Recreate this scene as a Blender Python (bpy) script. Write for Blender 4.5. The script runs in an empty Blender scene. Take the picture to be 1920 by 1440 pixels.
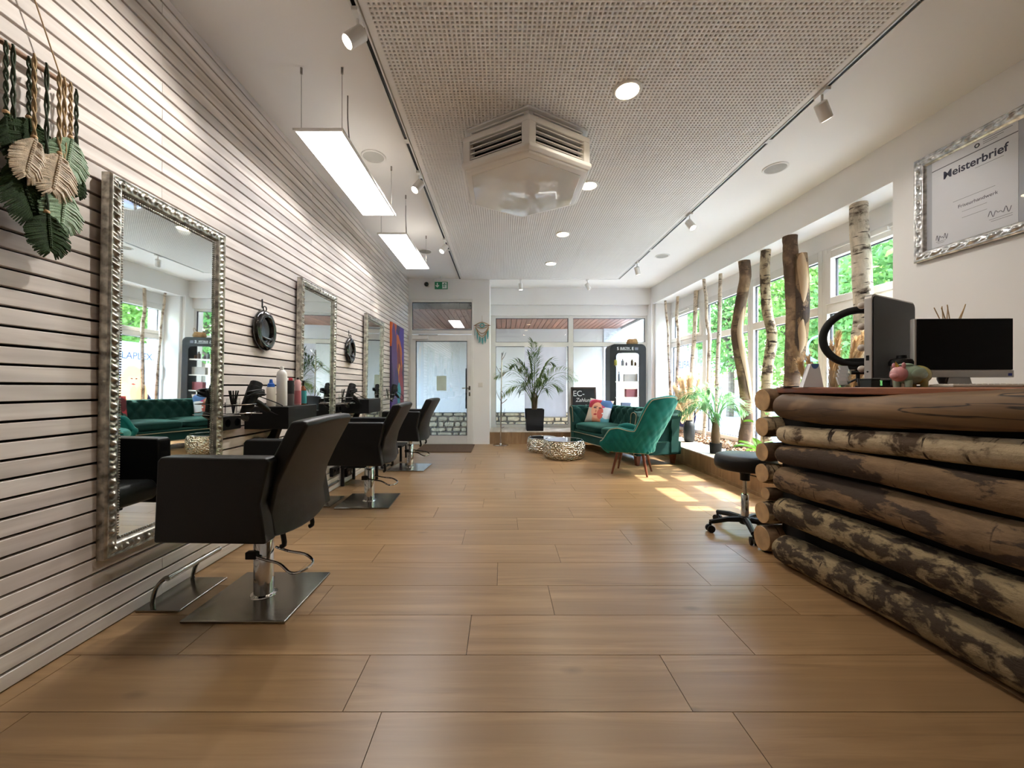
import bpy, math, random
import numpy as np
from mathutils import Vector, Matrix, noise

# ------------------------------------------------------------------ camera, light, exposure
SC = bpy.context.scene
COL = SC.collection
F = 740.0                      # focal length in pixels of the 1920 wide frame
cam_d = bpy.data.cameras.new('camera')
cam_d.sensor_fit = 'HORIZONTAL'
cam_d.sensor_width = 36.0
cam_d.lens = 36.0 * F / 1920.0
cam_d.shift_x = 19.0 / 1920.0
cam_d.shift_y = 6.0 / 1920.0
cam_d.clip_start = 0.02
cam_d.clip_end = 300
cam = bpy.data.objects.new('camera', cam_d)
COL.objects.link(cam)
cam.location = (0, 0, 1.0)
cam.rotation_euler = (math.pi / 2, 0, 0)
SC.camera = cam

SUN_EL = math.radians(50.5)
world = bpy.data.worlds.new('sky')
SC.world = world
world.use_nodes = True
wn = world.node_tree
bg = wn.nodes['Background']
sky = wn.nodes.new('ShaderNodeTexSky')
sky.sky_type = 'NISHITA'
sky.sun_disc = False
sky.sun_elevation = SUN_EL
sky.sun_rotation = math.radians(90)
sky.air_density = 1.3
sky.dust_density = 2.0
sky.ozone_density = 1.5
wn.links.new(sky.outputs[0], bg.inputs[0])
bg.inputs[1].default_value = 2.1

sun_d = bpy.data.lights.new('sun', 'SUN')
sun_d.energy = 9.0
sun_d.angle = math.radians(0.6)
sun_d.color = (1.0, 0.96, 0.9)
sun = bpy.data.objects.new('sun', sun_d)
COL.objects.link(sun)
sun.rotation_euler = (0, math.pi / 2 - SUN_EL, 0)   # shines from +X, 50 degrees up

vs = SC.view_settings
vs.view_transform = 'Standard'
vs.look = 'None'
vs.exposure = 1.32
vs.gamma = 1.0
vs.use_curve_mapping = False
try:
    SC.cycles.use_denoising = True
    SC.cycles.max_bounces = 8
    SC.cycles.diffuse_bounces = 5
    SC.cycles.glossy_bounces = 4
    SC.cycles.transparent_max_bounces = 16
    SC.cycles.sample_clamp_indirect = 5.0
    SC.cycles.use_adaptive_sampling = True
    SC.cycles.adaptive_threshold = 0.05
    SC.cycles.adaptive_min_samples = 16
    SC.cycles.caustics_reflective = False
    SC.cycles.caustics_refractive = False
except Exception:
    pass

PANEL_W = 6.3      # emission of the hanging panels
SPOT_W = 28.0       # watts of a track spot
DOWN_W = 17.0

# ------------------------------------------------------------------ helpers
RND = random.Random(11)
PI = math.pi


def at(px, py, Y):
    """point on the camera ray through pixel (px, py) at distance Y along the room"""
    return Vector(((px - 941.0) / F * Y, Y, 1.0 + (726.0 - py) / F * Y))


class MB:
    def __init__(s):
        s.v = []
        s.f = []

    def add(s, vs_, fs_):
        o = len(s.v)
        s.v += [tuple(p) for p in vs_]
        s.f += [tuple(i + o for i in f) for f in fs_]
        return s

    def box(s, x0, x1, y0, y1, z0, z1):
        return s.add([(x0, y0, z0), (x1, y0, z0), (x1, y1, z0), (x0, y1, z0), (x0, y0, z1), (x1, y0, z1), (x1, y1, z1), (x0, y1, z1)],
                     [(3, 2, 1, 0), (4, 5, 6, 7), (0, 1, 5, 4), (1, 2, 6, 5), (2, 3, 7, 6), (3, 0, 4, 7)])

    def obox(s, c, size, M=None):
        m = MB().box(-size[0] / 2, size[0] / 2, -size[1] / 2, size[1] / 2, -size[2] / 2, size[2] / 2)
        M = M if M is not None else Matrix.Identity(3)
        c = Vector(c)
        return s.add([c + M @ Vector(p) for p in m.v], m.f)

    def tube(s, path, r, n=8, caps=True, closed=False):
        path = [Vector(p) for p in path]
        k = len(path)
        rr = r if isinstance(r, (list, tuple)) else [r] * k
        vs_, fs_ = [], []
        up = None
        for i, p in enumerate(path):
            if closed:
                t = path[(i + 1) % k] - path[i - 1]
            else:
                t = path[min(i + 1, k - 1)] - path[max(i - 1, 0)]
            if t.length < 1e-9:
                t = Vector((0, 0, 1))
            t.normalize()
            if up is None:
                up = t.orthogonal().normalized()
            else:
                up = up - t * up.dot(t)
                if up.length < 1e-6:
                    up = t.orthogonal()
                up.normalize()
            b = t.cross(up)
            for j in range(n):
                a = 2 * PI * j / n
                vs_.append(p + (up * math.cos(a) + b * math.sin(a)) * rr[i])
        m = k if closed else k - 1
        for i in range(m):
            for j in range(n):
                a0 = i * n + j
                a1 = i * n + (j + 1) % n
                i2 = (i + 1) % k
                fs_.append((a0, a1, i2 * n + (j + 1) % n, i2 * n + j))
        if caps and not closed:
            fs_.append(tuple(reversed(range(n))))
            fs_.append(tuple(range((k - 1) * n, k * n)))
        return s.add(vs_, fs_)

    def cyl(s, p0, p1, r0, r1=None, n=16):
        return s.tube([p0, p1], [r0, r0 if r1 is None else r1], n)

    def lathe(s, prof, n=24, c=(0, 0, 0), phase=0.0, cap=True):
        vs_, fs_ = [], []
        k = len(prof)
        for (r, z) in prof:
            for j in range(n):
                a = 2 * PI * j / n + phase
                vs_.append((c[0] + r * math.cos(a), c[1] + r * math.sin(a), c[2] + z))
        for i in range(k - 1):
            for j in range(n):
                fs_.append((i * n + j, i * n + (j + 1) % n, (i + 1) * n + (j + 1) % n, (i + 1) * n + j))
        if cap:
            fs_.append(tuple(reversed(range(n))))
            fs_.append(tuple(range((k - 1) * n, k * n)))
        return s.add(vs_, fs_)

    def ell(s, c, rx, ry, rz, n=14, m=8, M=None):
        vs_, fs_ = [], []
        c = Vector(c)
        for i in range(1, m):
            t = PI * i / m - PI / 2
            for j in range(n):
                a = 2 * PI * j / n
                p = Vector((rx * math.cos(t) * math.cos(a), ry * math.cos(t) * math.sin(a), rz * math.sin(t)))
                vs_.append(c + (M @ p if M is not None else p))
        b = Vector((0, 0, -rz))
        t_ = Vector((0, 0, rz))
        vs_.append(c + (M @ b if M is not None else b))
        vs_.append(c + (M @ t_ if M is not None else t_))
        nb, nt_ = len(vs_) - 2, len(vs_) - 1
        for i in range(m - 2):
            for j in range(n):
                fs_.append((i * n + j, i * n + (j + 1) % n, (i + 1) * n + (j + 1) % n, (i + 1) * n + j))
        for j in range(n):
            fs_.append((nb, (j + 1) % n, j))
            fs_.append((nt_, (m - 2) * n + j, (m - 2) * n + (j + 1) % n))
        return s.add(vs_, fs_)

    def loft(s, secs, caps=True):
        n = len(secs[0])
        vs_, fs_ = [], []
        for q in secs:
            vs_ += [tuple(p) for p in q]
        for i in range(len(secs) - 1):
            for j in range(n):
                fs_.append((i * n + j, i * n + (j + 1) % n, (i + 1) * n + (j + 1) % n, (i + 1) * n + j))
        if caps:
            fs_.append(tuple(reversed(range(n))))
            fs_.append(tuple(range((len(secs) - 1) * n, len(secs) * n)))
        return s.add(vs_, fs_)

    def prism(s, poly, a, b, axis='z'):
        def q(p, t):
            if axis == 'z':
                return (p[0], p[1], t)
            if axis == 'y':
                return (p[0], t, p[1])
            return (t, p[0], p[1])
        return s.loft([[q(p, a) for p in poly], [q(p, b) for p in poly]])

    def grid(s, fn, nu, nv, closeu=False):
        vs_ = [tuple(fn(i / (nu if closeu else nu - 1), j / (nv - 1))) for j in range(nv) for i in range(nu)]
        fs_ = []
        for j in range(nv - 1):
            for i in range(nu if closeu else nu - 1):
                fs_.append((j * nu + i, j * nu + (i + 1) % nu, (j + 1) * nu + (i + 1) % nu, (j + 1) * nu + i))
        return s.add(vs_, fs_)

    def xf(s, M):
        s.v = [tuple(M @ Vector(p)) for p in s.v]
        return s

    def mesh(s, name):
        me = bpy.data.meshes.new(name)
        me.from_pydata(s.v, [], s.f)
        me.update()
        return me

    def build(s, name, mat, parent=None, smooth=False, bevel=0.0, seg=2, angle=40, fix=False):
        me = s.mesh(name)
        if fix:
            import bmesh
            bm = bmesh.new()
            bm.from_mesh(me)
            bmesh.ops.recalc_face_normals(bm, faces=bm.faces)
            bm.to_mesh(me)
            bm.free()
        return link(name, me, mat, parent, smooth, bevel, seg, angle)


def link(name, me, mat, parent=None, smooth=False, bevel=0.0, seg=2, angle=40):
    if smooth or bevel:
        me.polygons.foreach_set('use_smooth', [True] * len(me.polygons))
        try:
            me.set_sharp_from_angle(angle=math.radians(angle))
        except Exception:
            pass
    if mat is not None and not me.materials:
        me.materials.append(mat)
    o = bpy.data.objects.new(name, me)
    COL.objects.link(o)
    if parent is not None:
        o.parent = parent
    if bevel:
        b = o.modifiers.new('bevel', 'BEVEL')
        b.width = bevel
        b.segments = seg
        b.limit_method = 'ANGLE'
        b.angle_limit = math.radians(35)
        try:
            b.harden_normals = True
        except Exception:
            pass
    return o


def tag(o, label, cat, group=None, kind=None):
    o['label'] = label
    o['category'] = cat
    if group:
        o['group'] = group
    if kind:
        o['kind'] = kind
    return o


def thing(name, label, cat, loc=(0, 0, 0), rz=0.0, group=None):
    o = bpy.data.objects.new(name, None)
    o.empty_display_size = 0.1
    COL.objects.link(o)
    o.location = loc
    o.rotation_euler = (0, 0, rz)
    return tag(o, label, cat, group)


def struct(o, label=None):
    o['kind'] = 'structure'
    if label:
        o['label'] = label
    return o


def dup(root, loc=None, rz=None, label=None, group=None):
    def cp(o, par):
        c = o.copy()
        COL.objects.link(c)
        c.parent = par
        for ch in o.children:
            cp(ch, c)
        return c
    r = cp(root, None)
    if loc is not None:
        r.location = loc
    if rz is not None:
        r.rotation_euler = (0, 0, rz)
    if label:
        r['label'] = label
    if group:
        r['group'] = group
    return r


def empty_struct(name, label=None, loc=(0, 0, 0), rz=0.0):
    o = bpy.data.objects.new(name, None)
    COL.objects.link(o)
    o.location = loc
    o.rotation_euler = (0, 0, rz)
    return struct(o, label)


def text(name, body, size, mat, parent, loc, rot, align='CENTER', extrude=0.0004, sx=1.0, space=1.0, shear=0.0, bold=0.0):
    cu = bpy.data.curves.new(name, 'FONT')
    cu.body = body
    cu.size = size
    cu.align_x = align
    cu.align_y = 'CENTER'
    cu.extrude = extrude
    cu.space_character = space
    cu.shear = shear
    cu.materials.append(mat)
    tmp = bpy.data.objects.new(name, cu)
    COL.objects.link(tmp)
    if bold:
        cu.offset = bold
    dg = bpy.context.evaluated_depsgraph_get()
    me = bpy.data.meshes.new_from_object(tmp.evaluated_get(dg))
    bpy.data.objects.remove(tmp)
    me.name = name
    if not me.materials:
        me.materials.append(mat)
    o = bpy.data.objects.new(name, me)
    COL.objects.link(o)
    o.parent = parent
    o.location = loc
    o.rotation_euler = rot
    o.scale = (sx, 1, 1)
    return o


def smooth_path(pts, n):
    """Catmull-Rom through the points"""
    pts = [Vector(p) for p in pts]
    P = [pts[0] * 2 - pts[1]] + pts + [pts[-1] * 2 - pts[-2]]
    out = []
    segs = len(pts) - 1
    for i in range(n):
        t = i / (n - 1) * segs
        k = min(int(t), segs - 1)
        u = t - k
        a, b, c, d = P[k], P[k + 1], P[k + 2], P[k + 3]
        out.append(0.5 * ((2 * b) + (c - a) * u + (2 * a - 5 * b + 4 * c - d) * u * u + (3 * b - a - 3 * c + d) * u ** 3))
    return out


# ------------------------------------------------------------------ materials
def lin(c):
    c = c / 255.0
    return c / 12.92 if c <= 0.04045 else ((c + 0.055) / 1.055) ** 2.4


def C(r, g, b):
    return (lin(r), lin(g), lin(b), 1.0)


def newmat(name):
    m = bpy.data.materials.new(name)
    m.use_nodes = True
    nt = m.node_tree
    return m, nt, nt.nodes['Principled BSDF']


def coords(nt, scale=(1, 1, 1), rnd=True, kind='Object'):
    tc = nt.nodes.new('ShaderNodeTexCoord')
    mp = nt.nodes.new('ShaderNodeMapping')
    mp.inputs['Scale'].default_value = scale
    nt.links.new(tc.outputs[kind], mp.inputs['Vector'])
    if rnd:
        oi = nt.nodes.new('ShaderNodeObjectInfo')
        mul = nt.nodes.new('ShaderNodeMath')
        mul.operation = 'MULTIPLY'
        mul.inputs[1].default_value = 37.0
        nt.links.new(oi.outputs['Random'], mul.inputs[0])
        cb = nt.nodes.new('ShaderNodeCombineXYZ')
        for i in range(3):
            nt.links.new(mul.outputs[0], cb.inputs[i])
        nt.links.new(cb.outputs[0], mp.inputs['Location'])
    return mp.outputs[0]


def noise_node(nt, vec, scale=5.0, detail=4.0, rough=0.5, dist=0.0):
    n = nt.nodes.new('ShaderNodeTexNoise')
    n.inputs['Scale'].default_value = scale
    n.inputs['Detail'].default_value = detail
    n.inputs['Roughness'].default_value = rough
    n.inputs['Distortion'].default_value = dist
    nt.links.new(vec, n.inputs['Vector'])
    return n.outputs[0]


def ramp(nt, fac, stops, interp='LINEAR'):
    r = nt.nodes.new('ShaderNodeValToRGB')
    r.color_ramp.interpolation = interp
    e = r.color_ramp.elements
    while len(e) < len(stops):
        e.new(0.5)
    for i, (p, c) in enumerate(stops):
        e[i].position = p
        e[i].color = c if len(c) == 4 else (*c, 1)
    nt.links.new(fac, r.inputs[0])
    return r.outputs[0]


def mix(nt, fac, a, b, mode='MIX'):
    m = nt.nodes.new('ShaderNodeMix')
    m.data_type = 'RGBA'
    m.blend_type = mode
    ia, ib = m.inputs[6], m.inputs[7]
    if isinstance(fac, (int, float)):
        m.inputs[0].default_value = fac
    else:
        nt.links.new(fac, m.inputs[0])
    for sock, val in ((ia, a), (ib, b)):
        if isinstance(val, tuple):
            sock.default_value = val
        else:
            nt.links.new(val, sock)
    return m.outputs[2]


def bump(nt, bsdf, h, strength=0.3, dist=0.01):
    b = nt.nodes.new('ShaderNodeBump')
    b.inputs['Strength'].default_value = strength
    b.inputs['Distance'].default_value = dist
    nt.links.new(h, b.inputs['Height'])
    nt.links.new(b.outputs[0], bsdf.inputs['Normal'])


def plain(name, col, rough=0.5, metal=0.0, bs=0.0, bstr=0.2, var=0.06, vscale=6.0, spec=0.5, coat=0.0, bdist=0.004):
    """one colour with a faint procedural variation and optional fine relief"""
    m, nt, b = newmat(name)
    vec = coords(nt)
    n = noise_node(nt, vec, vscale, 2)
    d = tuple(max(0, x * (1 - var * 2)) for x in col[:3]) + (1,)
    l = tuple(min(1, x * (1 + var)) for x in col[:3]) + (1,)
    nt.links.new(ramp(nt, n, [(0.3, d), (0.7, l)]), b.inputs['Base Color'])
    b.inputs['Roughness'].default_value = rough
    b.inputs['Metallic'].default_value = metal
    b.inputs['Specular IOR Level'].default_value = spec
    if coat:
        b.inputs['Coat Weight'].default_value = coat
        b.inputs['Coat Roughness'].default_value = 0.05
    if bs:
        bump(nt, b, noise_node(nt, vec, bs, 4), bstr, bdist)
    return m


def wood(name, dark, base, light, axis=0, scale=1.0, rough=0.45, knots=True, along=1.6, across=16.0, spec=0.5, vary=0.28, bstr=0.12, objrand=True, cracks=False, knotw=0.085, spread=0.22, blot=0.72):
    m, nt, b = newmat(name)
    sc = [across * scale] * 3
    sc[axis] = along * scale
    vec = coords(nt, tuple(sc), objrand)
    n1 = noise_node(nt, vec, 1.0, 5 if bstr else 3, 0.62, 0.6)
    col = ramp(nt, n1, [(0.5 - spread, dark), (0.5, base), (0.5 + spread, light)])
    sc2 = [across * scale * 0.3] * 3
    sc2[axis] = along * scale * 0.45
    n2 = noise_node(nt, coords(nt, tuple(sc2), objrand), 1.3, 2, 0.5, 0.4)
    col = mix(nt, ramp(nt, n2, [(0.42, (0, 0, 0, 1)), (0.68, (1, 1, 1, 1))]), col, tuple(x * blot for x in base[:3]) + (1,))
    if knots:
        sc3 = [4.2 * scale] * 3
        sc3[axis] = 2.0 * scale
        v = nt.nodes.new('ShaderNodeTexVoronoi')
        v.inputs['Scale'].default_value = 1.0
        nt.links.new(coords(nt, tuple(sc3), objrand), v.inputs['Vector'])
        kn = ramp(nt, v.outputs['Distance'], [(0.02, (1, 1, 1, 1)), (knotw, (0, 0, 0, 1))])
        col = mix(nt, mix(nt, 1.0, kn, (0.6, 0.6, 0.6, 1), 'MULTIPLY'), col, tuple(x * 0.35 for x in dark[:3]) + (1,))
    if cracks:
        sc4 = [9.0 * scale] * 3
        sc4[axis] = 0.7 * scale
        n4 = noise_node(nt, coords(nt, tuple(sc4), objrand), 1.0, 4, 0.6, 0.3)
        ck = ramp(nt, n4, [(0.485, (0, 0, 0, 1)), (0.497, (1, 1, 1, 1)), (0.503, (1, 1, 1, 1)), (0.515, (0, 0, 0, 1))])
        col = mix(nt, ck, col, tuple(x * 0.25 for x in dark[:3]) + (1,))
        n5 = noise_node(nt, coords(nt, (3, 3, 1.6), objrand), 1.0, 4, 0.6, 0.6)
        col = mix(nt, ramp(nt, n5, [(0.5, (0, 0, 0, 1)), (0.58, (.8, .8, .8, 1))]), col, dark)
    if objrand:
        oi = nt.nodes.new('ShaderNodeObjectInfo')
        rv = ramp(nt, oi.outputs['Random'], [(0, (1 - vary, 1 - vary, 1 - vary * 1.05, 1)), (1, (1, 1, 1, 1))])
        col = mix(nt, 1.0, col, rv, 'MULTIPLY')
    nt.links.new(col, b.inputs['Base Color'])
    b.inputs['Roughness'].default_value = rough
    b.inputs['Specular IOR Level'].default_value = spec
    if bstr:
        bump(nt, b, noise_node(nt, vec, 1.0, 2, 0.6, 0.6), bstr, 0.004)
    return m


def bark(name, pale, dark, mid, patch=0.5, lent=0.62, pscale=4.0, rough=0.85, stretch=1.0, relief=0.6, soft=0.06):
    """bark along local Z: pale skin, dark patches, horizontal lenticels"""
    m, nt, b = newmat(name)
    v1 = coords(nt, (1, 1, stretch))
    n1 = noise_node(nt, v1, pscale, 8, 0.62, 0.25)
    n2 = noise_node(nt, coords(nt, (6, 6, 46)), 1.0, 3, 0.5, 0.3)
    n3 = noise_node(nt, coords(nt, (22, 22, 9)), 1.0, 5, 0.65)
    col = ramp(nt, n3, [(0.3, tuple(x * 0.62 for x in pale[:3]) + (1,)), (0.62, pale)])
    col = mix(nt, ramp(nt, n1, [(patch - soft, (0, 0, 0, 1)), (patch + soft, (1, 1, 1, 1))]), col, mix(nt, n3, dark, mid))
    col = mix(nt, ramp(nt, n2, [(lent, (0, 0, 0, 1)), (lent + 0.05, (1, 1, 1, 1))]), col, dark)
    nt.links.new(col, b.inputs['Base Color'])
    b.inputs['Roughness'].default_value = rough
    b.inputs['Specular IOR Level'].default_value = 0.25
    hh = nt.nodes.new('ShaderNodeMath')
    hh.operation = 'ADD'
    nt.links.new(n1, hh.inputs[0])
    nt.links.new(n3, hh.inputs[1])
    bump(nt, b, hh.outputs[0], relief, 0.012)
    return m


def velvet(name, col, sheen, weight=0.9):
    m, nt, b = newmat(name)
    n = noise_node(nt, coords(nt), 9, 3)
    nt.links.new(ramp(nt, n, [(0.3, tuple(x * 0.7 for x in col[:3]) + (1,)), (0.7, col)]), b.inputs['Base Color'])
    b.inputs['Roughness'].default_value = 0.75
    b.inputs['Specular IOR Level'].default_value = 0.25
    b.inputs['Sheen Weight'].default_value = weight
    b.inputs['Sheen Roughness'].default_value = 0.35
    b.inputs['Sheen Tint'].default_value = sheen
    return m


def emis(name, col, strength):
    m, nt, b = newmat(name)
    n = noise_node(nt, coords(nt), 2, 1)
    nt.links.new(ramp(nt, n, [(0.0, tuple(x * 0.97 for x in col[:3]) + (1,)), (1.0, col)]), b.inputs['Emission Color'])
    b.inputs['Base Color'].default_value = (0.8, 0.8, 0.8, 1)
    b.inputs['Emission Strength'].default_value = strength
    return m


def glassmat(name, ior=1.5, tint=(1, 1, 1, 1), rough=0.0, haze=0.0):
    m = bpy.data.materials.new(name)
    m.use_nodes = True
    nt = m.node_tree
    nt.nodes.clear()
    out = nt.nodes.new('ShaderNodeOutputMaterial')
    tr = nt.nodes.new('ShaderNodeBsdfTransparent')
    tr.inputs[0].default_value = tint
    gl = nt.nodes.new('ShaderNodeBsdfGlossy')
    gl.inputs['Roughness'].default_value = rough
    lw = nt.nodes.new('ShaderNodeLayerWeight')
    lw.inputs[0].default_value = 0.5
    pw = nt.nodes.new('ShaderNodeMath')
    pw.operation = 'POWER'
    pw.inputs[1].default_value = 5.0
    nt.links.new(lw.outputs['Facing'], pw.inputs[0])
    r0 = ((ior - 1) / (ior + 1)) ** 2
    fr = nt.nodes.new('ShaderNodeMath')
    fr.operation = 'MULTIPLY_ADD'
    fr.inputs[1].default_value = 1 - r0
    fr.inputs[2].default_value = r0
    nt.links.new(pw.outputs[0], fr.inputs[0])
    mx = nt.nodes.new('ShaderNodeMixShader')
    nt.links.new(fr.outputs[0], mx.inputs[0])
    nt.links.new(tr.outputs[0], mx.inputs[1])
    nt.links.new(gl.outputs[0], mx.inputs[2])
    last = mx.outputs[0]
    if haze:
        df = nt.nodes.new('ShaderNodeBsdfDiffuse')
        df.inputs[0].default_value = (0.85, 0.87, 0.88, 1)
        m2 = nt.nodes.new('ShaderNodeMixShader')
        m2.inputs[0].default_value = haze
        nt.links.new(last, m2.inputs[1])
        nt.links.new(df.outputs[0], m2.inputs[2])
        last = m2.outputs[0]
    nt.links.new(last, out.inputs[0])
    return m


def leafmat(name, a, bcol, trans=0.5, gloss=0.4):
    m = bpy.data.materials.new(name)
    m.use_nodes = True
    nt = m.node_tree
    b = nt.nodes['Principled BSDF']
    out = nt.nodes['Material Output']
    n = noise_node(nt, coords(nt), 3.0, 3)
    col = ramp(nt, n, [(0.35, a), (0.65, bcol)])
    nt.links.new(col, b.inputs['Base Color'])
    b.inputs['Roughness'].default_value = gloss
    tl = nt.nodes.new('ShaderNodeBsdfTranslucent')
    nt.links.new(col, tl.inputs[0])
    mx = nt.nodes.new('ShaderNodeMixShader')
    mx.inputs[0].default_value = trans
    nt.links.new(b.outputs[0], mx.inputs[1])
    nt.links.new(tl.outputs[0], mx.inputs[2])
    nt.links.new(mx.outputs[0], out.inputs[0])
    return m


def printmat(name, base, layers, axes='XZ', rough=0.6, wob=0.02, wscale=6.0, trans=0.0):
    """flat print: a stack of blobs (cx, cy, rx, ry, rotation, colour) over a base colour"""
    m, nt, b = newmat(name)
    tc = nt.nodes.new('ShaderNodeTexCoord')
    sp = nt.nodes.new('ShaderNodeSeparateXYZ')
    nt.links.new(tc.outputs['Object'], sp.inputs[0])
    cb = nt.nodes.new('ShaderNodeCombineXYZ')
    nt.links.new(sp.outputs['XYZ'.index(axes[0])], cb.inputs[0])
    nt.links.new(sp.outputs['XYZ'.index(axes[1])], cb.inputs[1])
    n = nt.nodes.new('ShaderNodeTexNoise')
    n.inputs['Scale'].default_value = wscale
    n.inputs['Detail'].default_value = 3
    nt.links.new(cb.outputs[0], n.inputs['Vector'])
    sub = nt.nodes.new('ShaderNodeVectorMath')
    sub.operation = 'SUBTRACT'
    sub.inputs[1].default_value = (0.5, 0.5, 0.5)
    nt.links.new(n.outputs['Color'], sub.inputs[0])
    sc = nt.nodes.new('ShaderNodeVectorMath')
    sc.operation = 'MULTIPLY'
    sc.inputs[1].default_value = (wob, wob, 0)
    nt.links.new(sub.outputs[0], sc.inputs[0])
    ad = nt.nodes.new('ShaderNodeVectorMath')
    ad.operation = 'ADD'
    nt.links.new(cb.outputs[0], ad.inputs[0])
    nt.links.new(sc.outputs[0], ad.inputs[1])
    col = base
    for (cx, cy, rx, ry, rot, c) in layers:
        mp = nt.nodes.new('ShaderNodeMapping')
        mp.vector_type = 'TEXTURE'
        mp.inputs['Location'].default_value = (cx, cy, 0)
        mp.inputs['Rotation'].default_value = (0, 0, rot)
        mp.inputs['Scale'].default_value = (rx, ry, 1)
        nt.links.new(ad.outputs[0], mp.inputs['Vector'])
        ln = nt.nodes.new('ShaderNodeVectorMath')
        ln.operation = 'LENGTH'
        nt.links.new(mp.outputs[0], ln.inputs[0])
        lt = nt.nodes.new('ShaderNodeMath')
        lt.operation = 'LESS_THAN'
        lt.inputs[1].default_value = 1.0
        nt.links.new(ln.outputs['Value'], lt.inputs[0])
        col = mix(nt, lt.outputs[0], col, c)
    if isinstance(col, tuple):
        b.inputs['Base Color'].default_value = col
    else:
        nt.links.new(col, b.inputs['Base Color'])
    b.inputs['Roughness'].default_value = rough
    if trans:
        tl = nt.nodes.new('ShaderNodeBsdfTranslucent')
        if not isinstance(col, tuple):
            nt.links.new(col, tl.inputs[0])
        mx = nt.nodes.new('ShaderNodeMixShader')
        mx.inputs[0].default_value = trans
        nt.links.new(b.outputs[0], mx.inputs[1])
        nt.links.new(tl.outputs[0], mx.inputs[2])
        nt.links.new(mx.outputs[0], nt.nodes['Material Output'].inputs[0])
    return m


M = {}
M['paint'] = plain('white wall paint', C(240, 239, 238), 0.7, var=0.015, vscale=1.5)
M['ceil'] = plain('white ceiling paint', C(240, 238, 235), 0.8, var=0.015, vscale=1.2)
M['slat'] = wood('white washed slat', C(206, 194, 186), C(228, 218, 211), C(238, 230, 224), axis=1, rough=0.6, knots=False, along=2.0, across=26, vary=0.07, bstr=0.0)
M['slat_back'] = plain('dark slat backing', C(16, 10, 13), 0.95)
M['floor'] = wood('oak plank', C(118, 91, 60), C(153, 121, 85), C(174, 142, 104), axis=0, rough=0.34, along=1.2, across=24, vary=0.08, bstr=0.2, knotw=0.11, spread=0.27, blot=0.86)
M['grout'] = plain('dark joint', C(70, 54, 40), 0.9)
M['fascia'] = wood('oak fascia', C(120, 90, 62), C(152, 119, 84), C(172, 140, 104), axis=2, rough=0.5, along=2.0, across=14, vary=0.2)
M['decktop'] = wood('pale ledge board', C(176, 160, 142), C(206, 194, 178), C(220, 210, 196), axis=1, rough=0.5, knots=False, along=1.5, across=14, vary=0.1)
M['upvc'] = plain('white window plastic', C(228, 227, 224), 0.35, var=0.02)
M['gasket'] = plain('dark window gasket', C(42, 40, 50), 0.6)
M['glass'] = glassmat('window glass', 1.45, (0.92, 0.94, 0.935, 1))
M['clearglass'] = glassmat('picture glass', 1.4, (0.99, 0.99, 0.99, 1))
M['doorglass'] = glassmat('door glass', 2.1, (0.78, 0.8, 0.8, 1))
M['black'] = plain('black plastic', C(12, 12, 13), 0.45, var=0.05, spec=0.3)
M['blackmatte'] = plain('matte black', C(17, 17, 18), 0.6, var=0.05, spec=0.3)
M['blackgloss'] = plain('gloss black', C(10, 10, 11), 0.08, var=0.02, coat=0.5)
M['leather'] = plain('black leather', C(15, 15, 16), 0.43, bs=260, bstr=0.12, var=0.05, spec=0.35)
M['screen'] = plain('dark screen', C(5, 5, 6), 0.3, var=0.02, spec=0.12)
M['chrome'] = plain('chrome', C(205, 205, 205), 0.09, 1.0, var=0.01)
M['steel'] = plain('brushed steel', C(146, 143, 136), 0.2, 1.0, bs=60, bstr=0.05, var=0.05)
M['darksteel'] = plain('dark polished steel', C(84, 84, 84), 0.16, 1.0, var=0.03)
M['silver'] = plain('antique silver leaf', C(190, 186, 176), 0.33, 0.9, bs=40, bstr=0.25, var=0.3, vscale=30)
M['silver2'] = plain('bright silver leaf', C(205, 205, 205), 0.3, 0.9, bs=50, bstr=0.25, var=0.25, vscale=30)
M['mirror'] = plain('mirror glass', C(232, 238, 236), 0.015, 1.0, var=0.0)
M['white_metal'] = plain('white lacquered metal', C(232, 230, 226), 0.35, var=0.02)
M['white_plastic'] = plain('white plastic', C(224, 221, 214), 0.3, var=0.02)
M['ac_gloss'] = plain('glossy cream plastic', C(228, 225, 219), 0.04, var=0.02, coat=1.0)
M['ac'] = plain('cream plastic', C(234, 231, 226), 0.35, var=0.02)
M['grille'] = plain('grey speaker mesh', C(176, 174, 168), 0.8, bs=400, bstr=0.5)
M['silver_alu'] = plain('silver aluminium', C(196, 194, 192), 0.35, 0.6, var=0.02)
M['velvet'] = velvet('dark green velvet', C(6, 56, 50), (0.25, 0.75, 0.62, 1), 0.45)
M['teal'] = velvet('teal velvet', C(12, 112, 106), (0.4, 0.95, 0.82, 1))
M['piping'] = plain('beige piping', C(176, 160, 128), 0.6)
M['legwood'] = plain('reddish brown wood', C(118, 62, 40), 0.35, var=0.15, vscale=20)
M['hammer'] = None
M['panel_e'] = emis('panel light', C(252, 252, 255), PANEL_W)
M['spot_e'] = emis('spot light lens', C(255, 240, 215), 14.0)
M['down_e'] = emis('downlight lens', C(255, 232, 190), 12.0)
M['cable'] = plain('steel cable', C(120, 118, 114), 0.4, 0.7)
M['paper'] = plain('white paper', C(236, 238, 244), 0.7, var=0.01)
M['ink'] = plain('dark blue ink', C(40, 40, 70), 0.7)
M['inkgrey'] = plain('grey ink', C(110, 112, 124), 0.7)
M['green_sign'] = plain('green sign', C(14, 118, 76), 0.4, var=0.02)
M['white_sign'] = plain('white sign print', C(238, 240, 238), 0.4, var=0.01)
M['doormat'] = plain('brown coir mat', C(92, 70, 52), 0.95, bs=300, bstr=0.6, var=0.15, vscale=40)

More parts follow.
